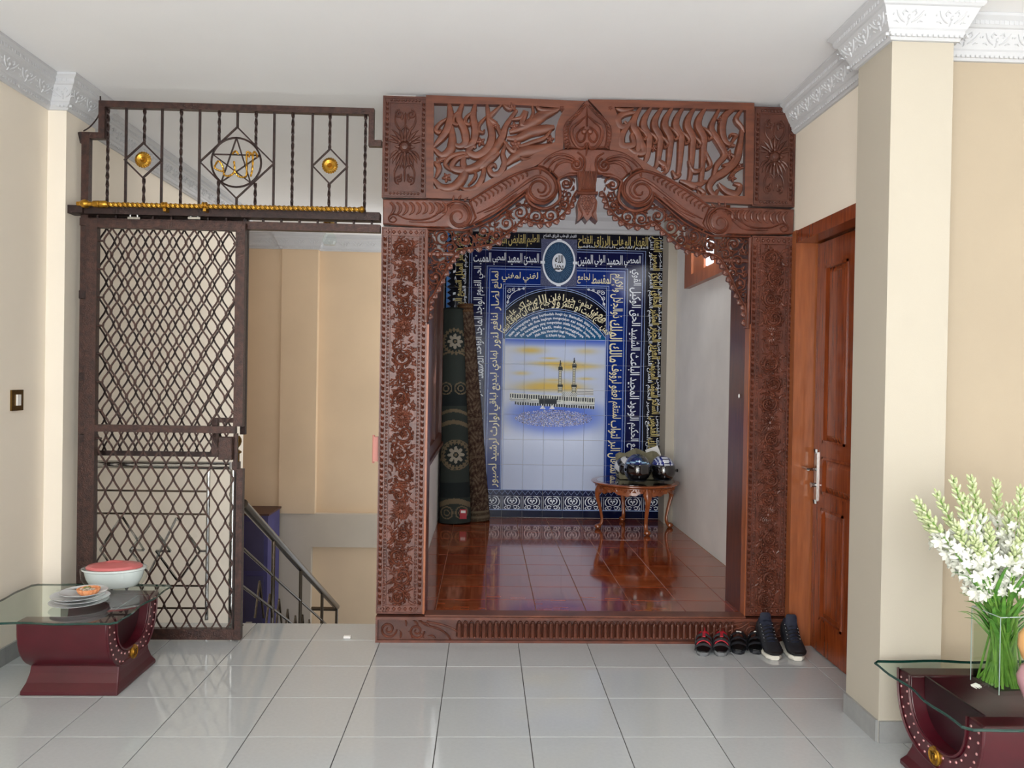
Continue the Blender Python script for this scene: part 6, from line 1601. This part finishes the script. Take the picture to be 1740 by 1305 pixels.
for k in range(70):
    a = rs.random()*6.28; r = rs.uniform(.02, .064); b = rs.random()*6.28; r2 = rs.uniform(.01, .055)
    q.tube([(max(-.06, min(.06, r*math.cos(a)*1.3)), max(-.06, min(.06, r*math.sin(a)*1.3)), .018), (r2*math.cos(b), r2*math.sin(b), rs.uniform(.2, .33))], .0042, 5)
q.build('cut_stems', 'stem_green', va, kind='stuff')
def fallen(px_, py_, label):
    q = G(); 
    for k in range(5): a = k*.5; q.tube([(0, 0, .004), (.018*math.cos(a), -.018*math.sin(a), .008), (.036*math.cos(a*.8), -.036*math.sin(a*.8), .003)], [.002, .004, .001], 5)
    o = q.build('fallen_blossom', 'petal_white'); c = P(px_, py_, Z=zg); o.location = (c.x, c.y, zg+.0015); tag(o, label, 'flower')
fallen(1650, 1166, 'fallen white blossom lying on the glass beside the vase')
cc_ = P(1752, 1195, Z=zg); ga = thing('glazed_ornament', 'peach and pink glazed ornament at the right picture edge on the glass table', 'ornament', (cc_.x, cc_.y-.02, zg+.001))
q = G(); q.lathe([(0, 0), (.03, 0), (.035, .02), (.055, .07), (.06, .1), (.045, .14), (.03, .15)], 0, 0, 28); q.build('body', 'pink_glaze', ga, smooth=True)
q = G(); q.lathe([(.03, .15), (.045, .17), (.058, .21), (.055, .25), (.03, .29), (0, .3)], 0, 0, 28); q.build('head', 'peach_glaze', ga, smooth=True)
# ================================================================ SHOES
def loft(q, secs, n=16, p=2.6, cap=True):
    """secs: (y, xc, halfwidth, z0, z1)"""
    vs = []
    for (y, xc, w_, z0, z1) in secs:
        for j in range(n):
            a = 2*PI*j/n; ca, sa = math.cos(a), math.sin(a)
            vs.append((xc+w_*math.copysign(abs(ca)**(2/p), ca), y, (z0+z1)/2+(z1-z0)/2*math.copysign(abs(sa)**(2/p), sa)))
    k = len(secs); fs = [(i*n+j, i*n+(j+1) % n, (i+1)*n+(j+1) % n, (i+1)*n+j) for i in range(k-1) for j in range(n)]
    if cap: fs += [tuple(range(n-1, -1, -1)), tuple(range((k-1)*n, k*n))]
    q.add(vs, fs)
def sole_secs(L_, w_, z0, z1, n=9, top=False):
    out = []
    for i in range(n+1):
        t = i/n; y = L_*(.5-t); ww = w_*(.74+.26*math.sin(PI*min(1, t*1.15)*.95)+.06*math.sin(t*6)); 
        e = min(1, (1-abs(2*t-1))*7+.25); out.append((y, .004*math.sin(t*5), ww*e**.5, z0, z1))
    return out
def sneaker(loc, rz, label, lean=0):
    root = thing('high_top_sneaker', label, 'shoe', loc, rz, 'worn black high-top sneakers'); root.scale = (1.12, .88, .95); L_ = .3; w_ = .052
    q = G(); loft(q, sole_secs(L_, w_, 0, .026, 12), 18, 5); q.build('sole', 'shoe_sole_white', root, smooth=50)
    q = G(); loft(q, [(.142, 0, .03, .024, .15), (.13, 0, .038, .024, .165), (.10, 0, .042, .024, .17), (.06, 0, .043, .024, .165), (.03, 0, .042, .024, .135), (0, 0, .043, .024, .112), (-.04, 0, .046, .024, .09), (-.08, 0, .048, .024, .07), (-.115, 0, .044, .024, .056), (-.138, 0, .03, .024, .044), (-.146, 0, .012, .026, .034)], 18, 2.7); q.build('upper', 'shoe_black', root, smooth=True)
    q = G(); loft(q, [(.125, 0, .026, .15, .176), (.09, 0, .034, .15, .178), (.05, 0, .032, .14, .175), (.04, 0, .02, .14, .172)], 14, 2.2); q.build('ankle_collar', 'shoe_navy', root, smooth=True)
    q = G(); q.tube(cat([(0, -.06, .078), (0, -.02, .103), (0, .02, .135), (0, .045+lean*.02, .17), (0, .05+lean*.03, .215)], 4), [.02]*9+[.024, .026, .027, .028, .028, .028, .026, .02], 8, flat=.25, up=(1, 0, 0)); q.build('tongue', 'shoe_navy', root, smooth=True)
    q = G()
    for k in range(6):
        y = -.05+k*.02; z = .090+k*.0145
        q.tube(cat([(-.028, y, z-.012), (0, y-.006, z+.004), (.028, y+.006, z-.008)], 3), .0028, 5)
    q.build('laces', 'rubber_black', root)
    q = G()
    for k in range(6):
        for sx in (-1, 1): q.lathe([(.0, 0), (.0042, 0), (.003, .002), (0, .002)], sx*.03, -.05+k*.02, 8, 'Z', .078+k*.0145)
    q.build('eyelets', 'spoon', root); q = G(); loft(q, [(-.10, 0, .049, .026, .058), (-.125, 0, .041, .026, .05), (-.148, 0, .02, .026, .04)], 14, 3); q.build('toe_cap', 'rubber_black', root, smooth=True)
    return root
c1_, c2_ = P(1322, 1121, Z=0), P(1361, 1122, Z=0)
sneaker((c1_.x-.01, c1_.y+.118, .001), -.06, 'left black high-top sneaker with raised tongue and white sole by the threshold', 1)
sneaker((c2_.x+.0, c2_.y+.118, .001), -.14, 'right black laced high-top sneaker with white sole beside the wooden door')
def sandal(loc, rz, label, grp, red):
    root = thing('strap_sandal', label, 'sandal', loc, rz, grp); L_ = .235; w_ = .048
    q = G(); loft(q, sole_secs(L_, w_, 0, .02, 12), 16, 5); q.build('sole', 'shoe_grey' if red else 'shoe_black', root, smooth=50)
    q = G(); loft(q, sole_secs(L_*.96, w_*.9, .019, .026, 12), 16, 5); q.build('footbed', 'rubber_black', root, smooth=50)
    for (y, h_, wd) in ((-.075, .034, .02), (-.03, .05, .018), (.02, .062, .02)):
        q = G(); pts = cat([(-w_*.98, y, .018), (-w_*.8, y, .018+h_*.7), (0, y-.004, .022+h_), (w_*.8, y, .018+h_*.7), (w_*.98, y, .018)], 5)
        q.tube(pts, wd, 6, flat=.2, up=(0, 1, 0)); q.build('strap', 'shoe_strap' if red else 'shoe_black', root, smooth=True)
    q = G(); q.tube(cat([(-w_*.7, .03, .03), (-w_*.6, .08, .055), (0, .108, .062), (w_*.6, .08, .055), (w_*.7, .03, .03)], 5), .014, 6, flat=.3, up=(0, 0, 1)); q.build('heel_strap', 'shoe_red' if red else 'shoe_black', root, smooth=True)
    q = G()
    if red:
        q.box(-.008, .008, -.045, .04, .085, .09) ; q.tube([(0, .10, .06), (0, .112, .09)], .008, 6); q.tube(cat([(-w_*.9, -.055, .03), (-w_*.6, -.052, .055), (0, -.052, .068), (w_*.6, -.052, .055), (w_*.9, -.055, .03)], 3), .008, 5, flat=.4); q.build('red_trim', 'shoe_red', root, kind='stuff')
    else:
        q.box(-.014, .014, .012, .028, .0855, .088); q.build('white_print', 'white_plastic', root); q = G(); q.lathe([(0, 0), (.008, 0), (.006, .003), (0, .003)], -w_*.86, .02, 10, 'Z', .06); q.build('snap', 'spoon', root)
    return root
for (x, y, rz, lb_, g_, rd) in ((1201, 1118, -.28, 'left grey sandal with red trim, outermost on the left of the shoe row', 'grey and red sandals', 1), (1232, 1118, -.29, 'right grey sandal with red heel, second from the left in the shoe row', 'grey and red sandals', 1),
    (1262, 1115, -.30, 'left plain black strap sandal, third from the left in the shoe row', 'black sandals', 0), (1293, 1115, -.31, 'right plain black strap sandal next to the high-top sneakers', 'black sandals', 0)):
    c = P(x-3, y-1, Z=0); sandal((c.x+.028, c.y+.125, .001), rz, lb_, g_, rd)
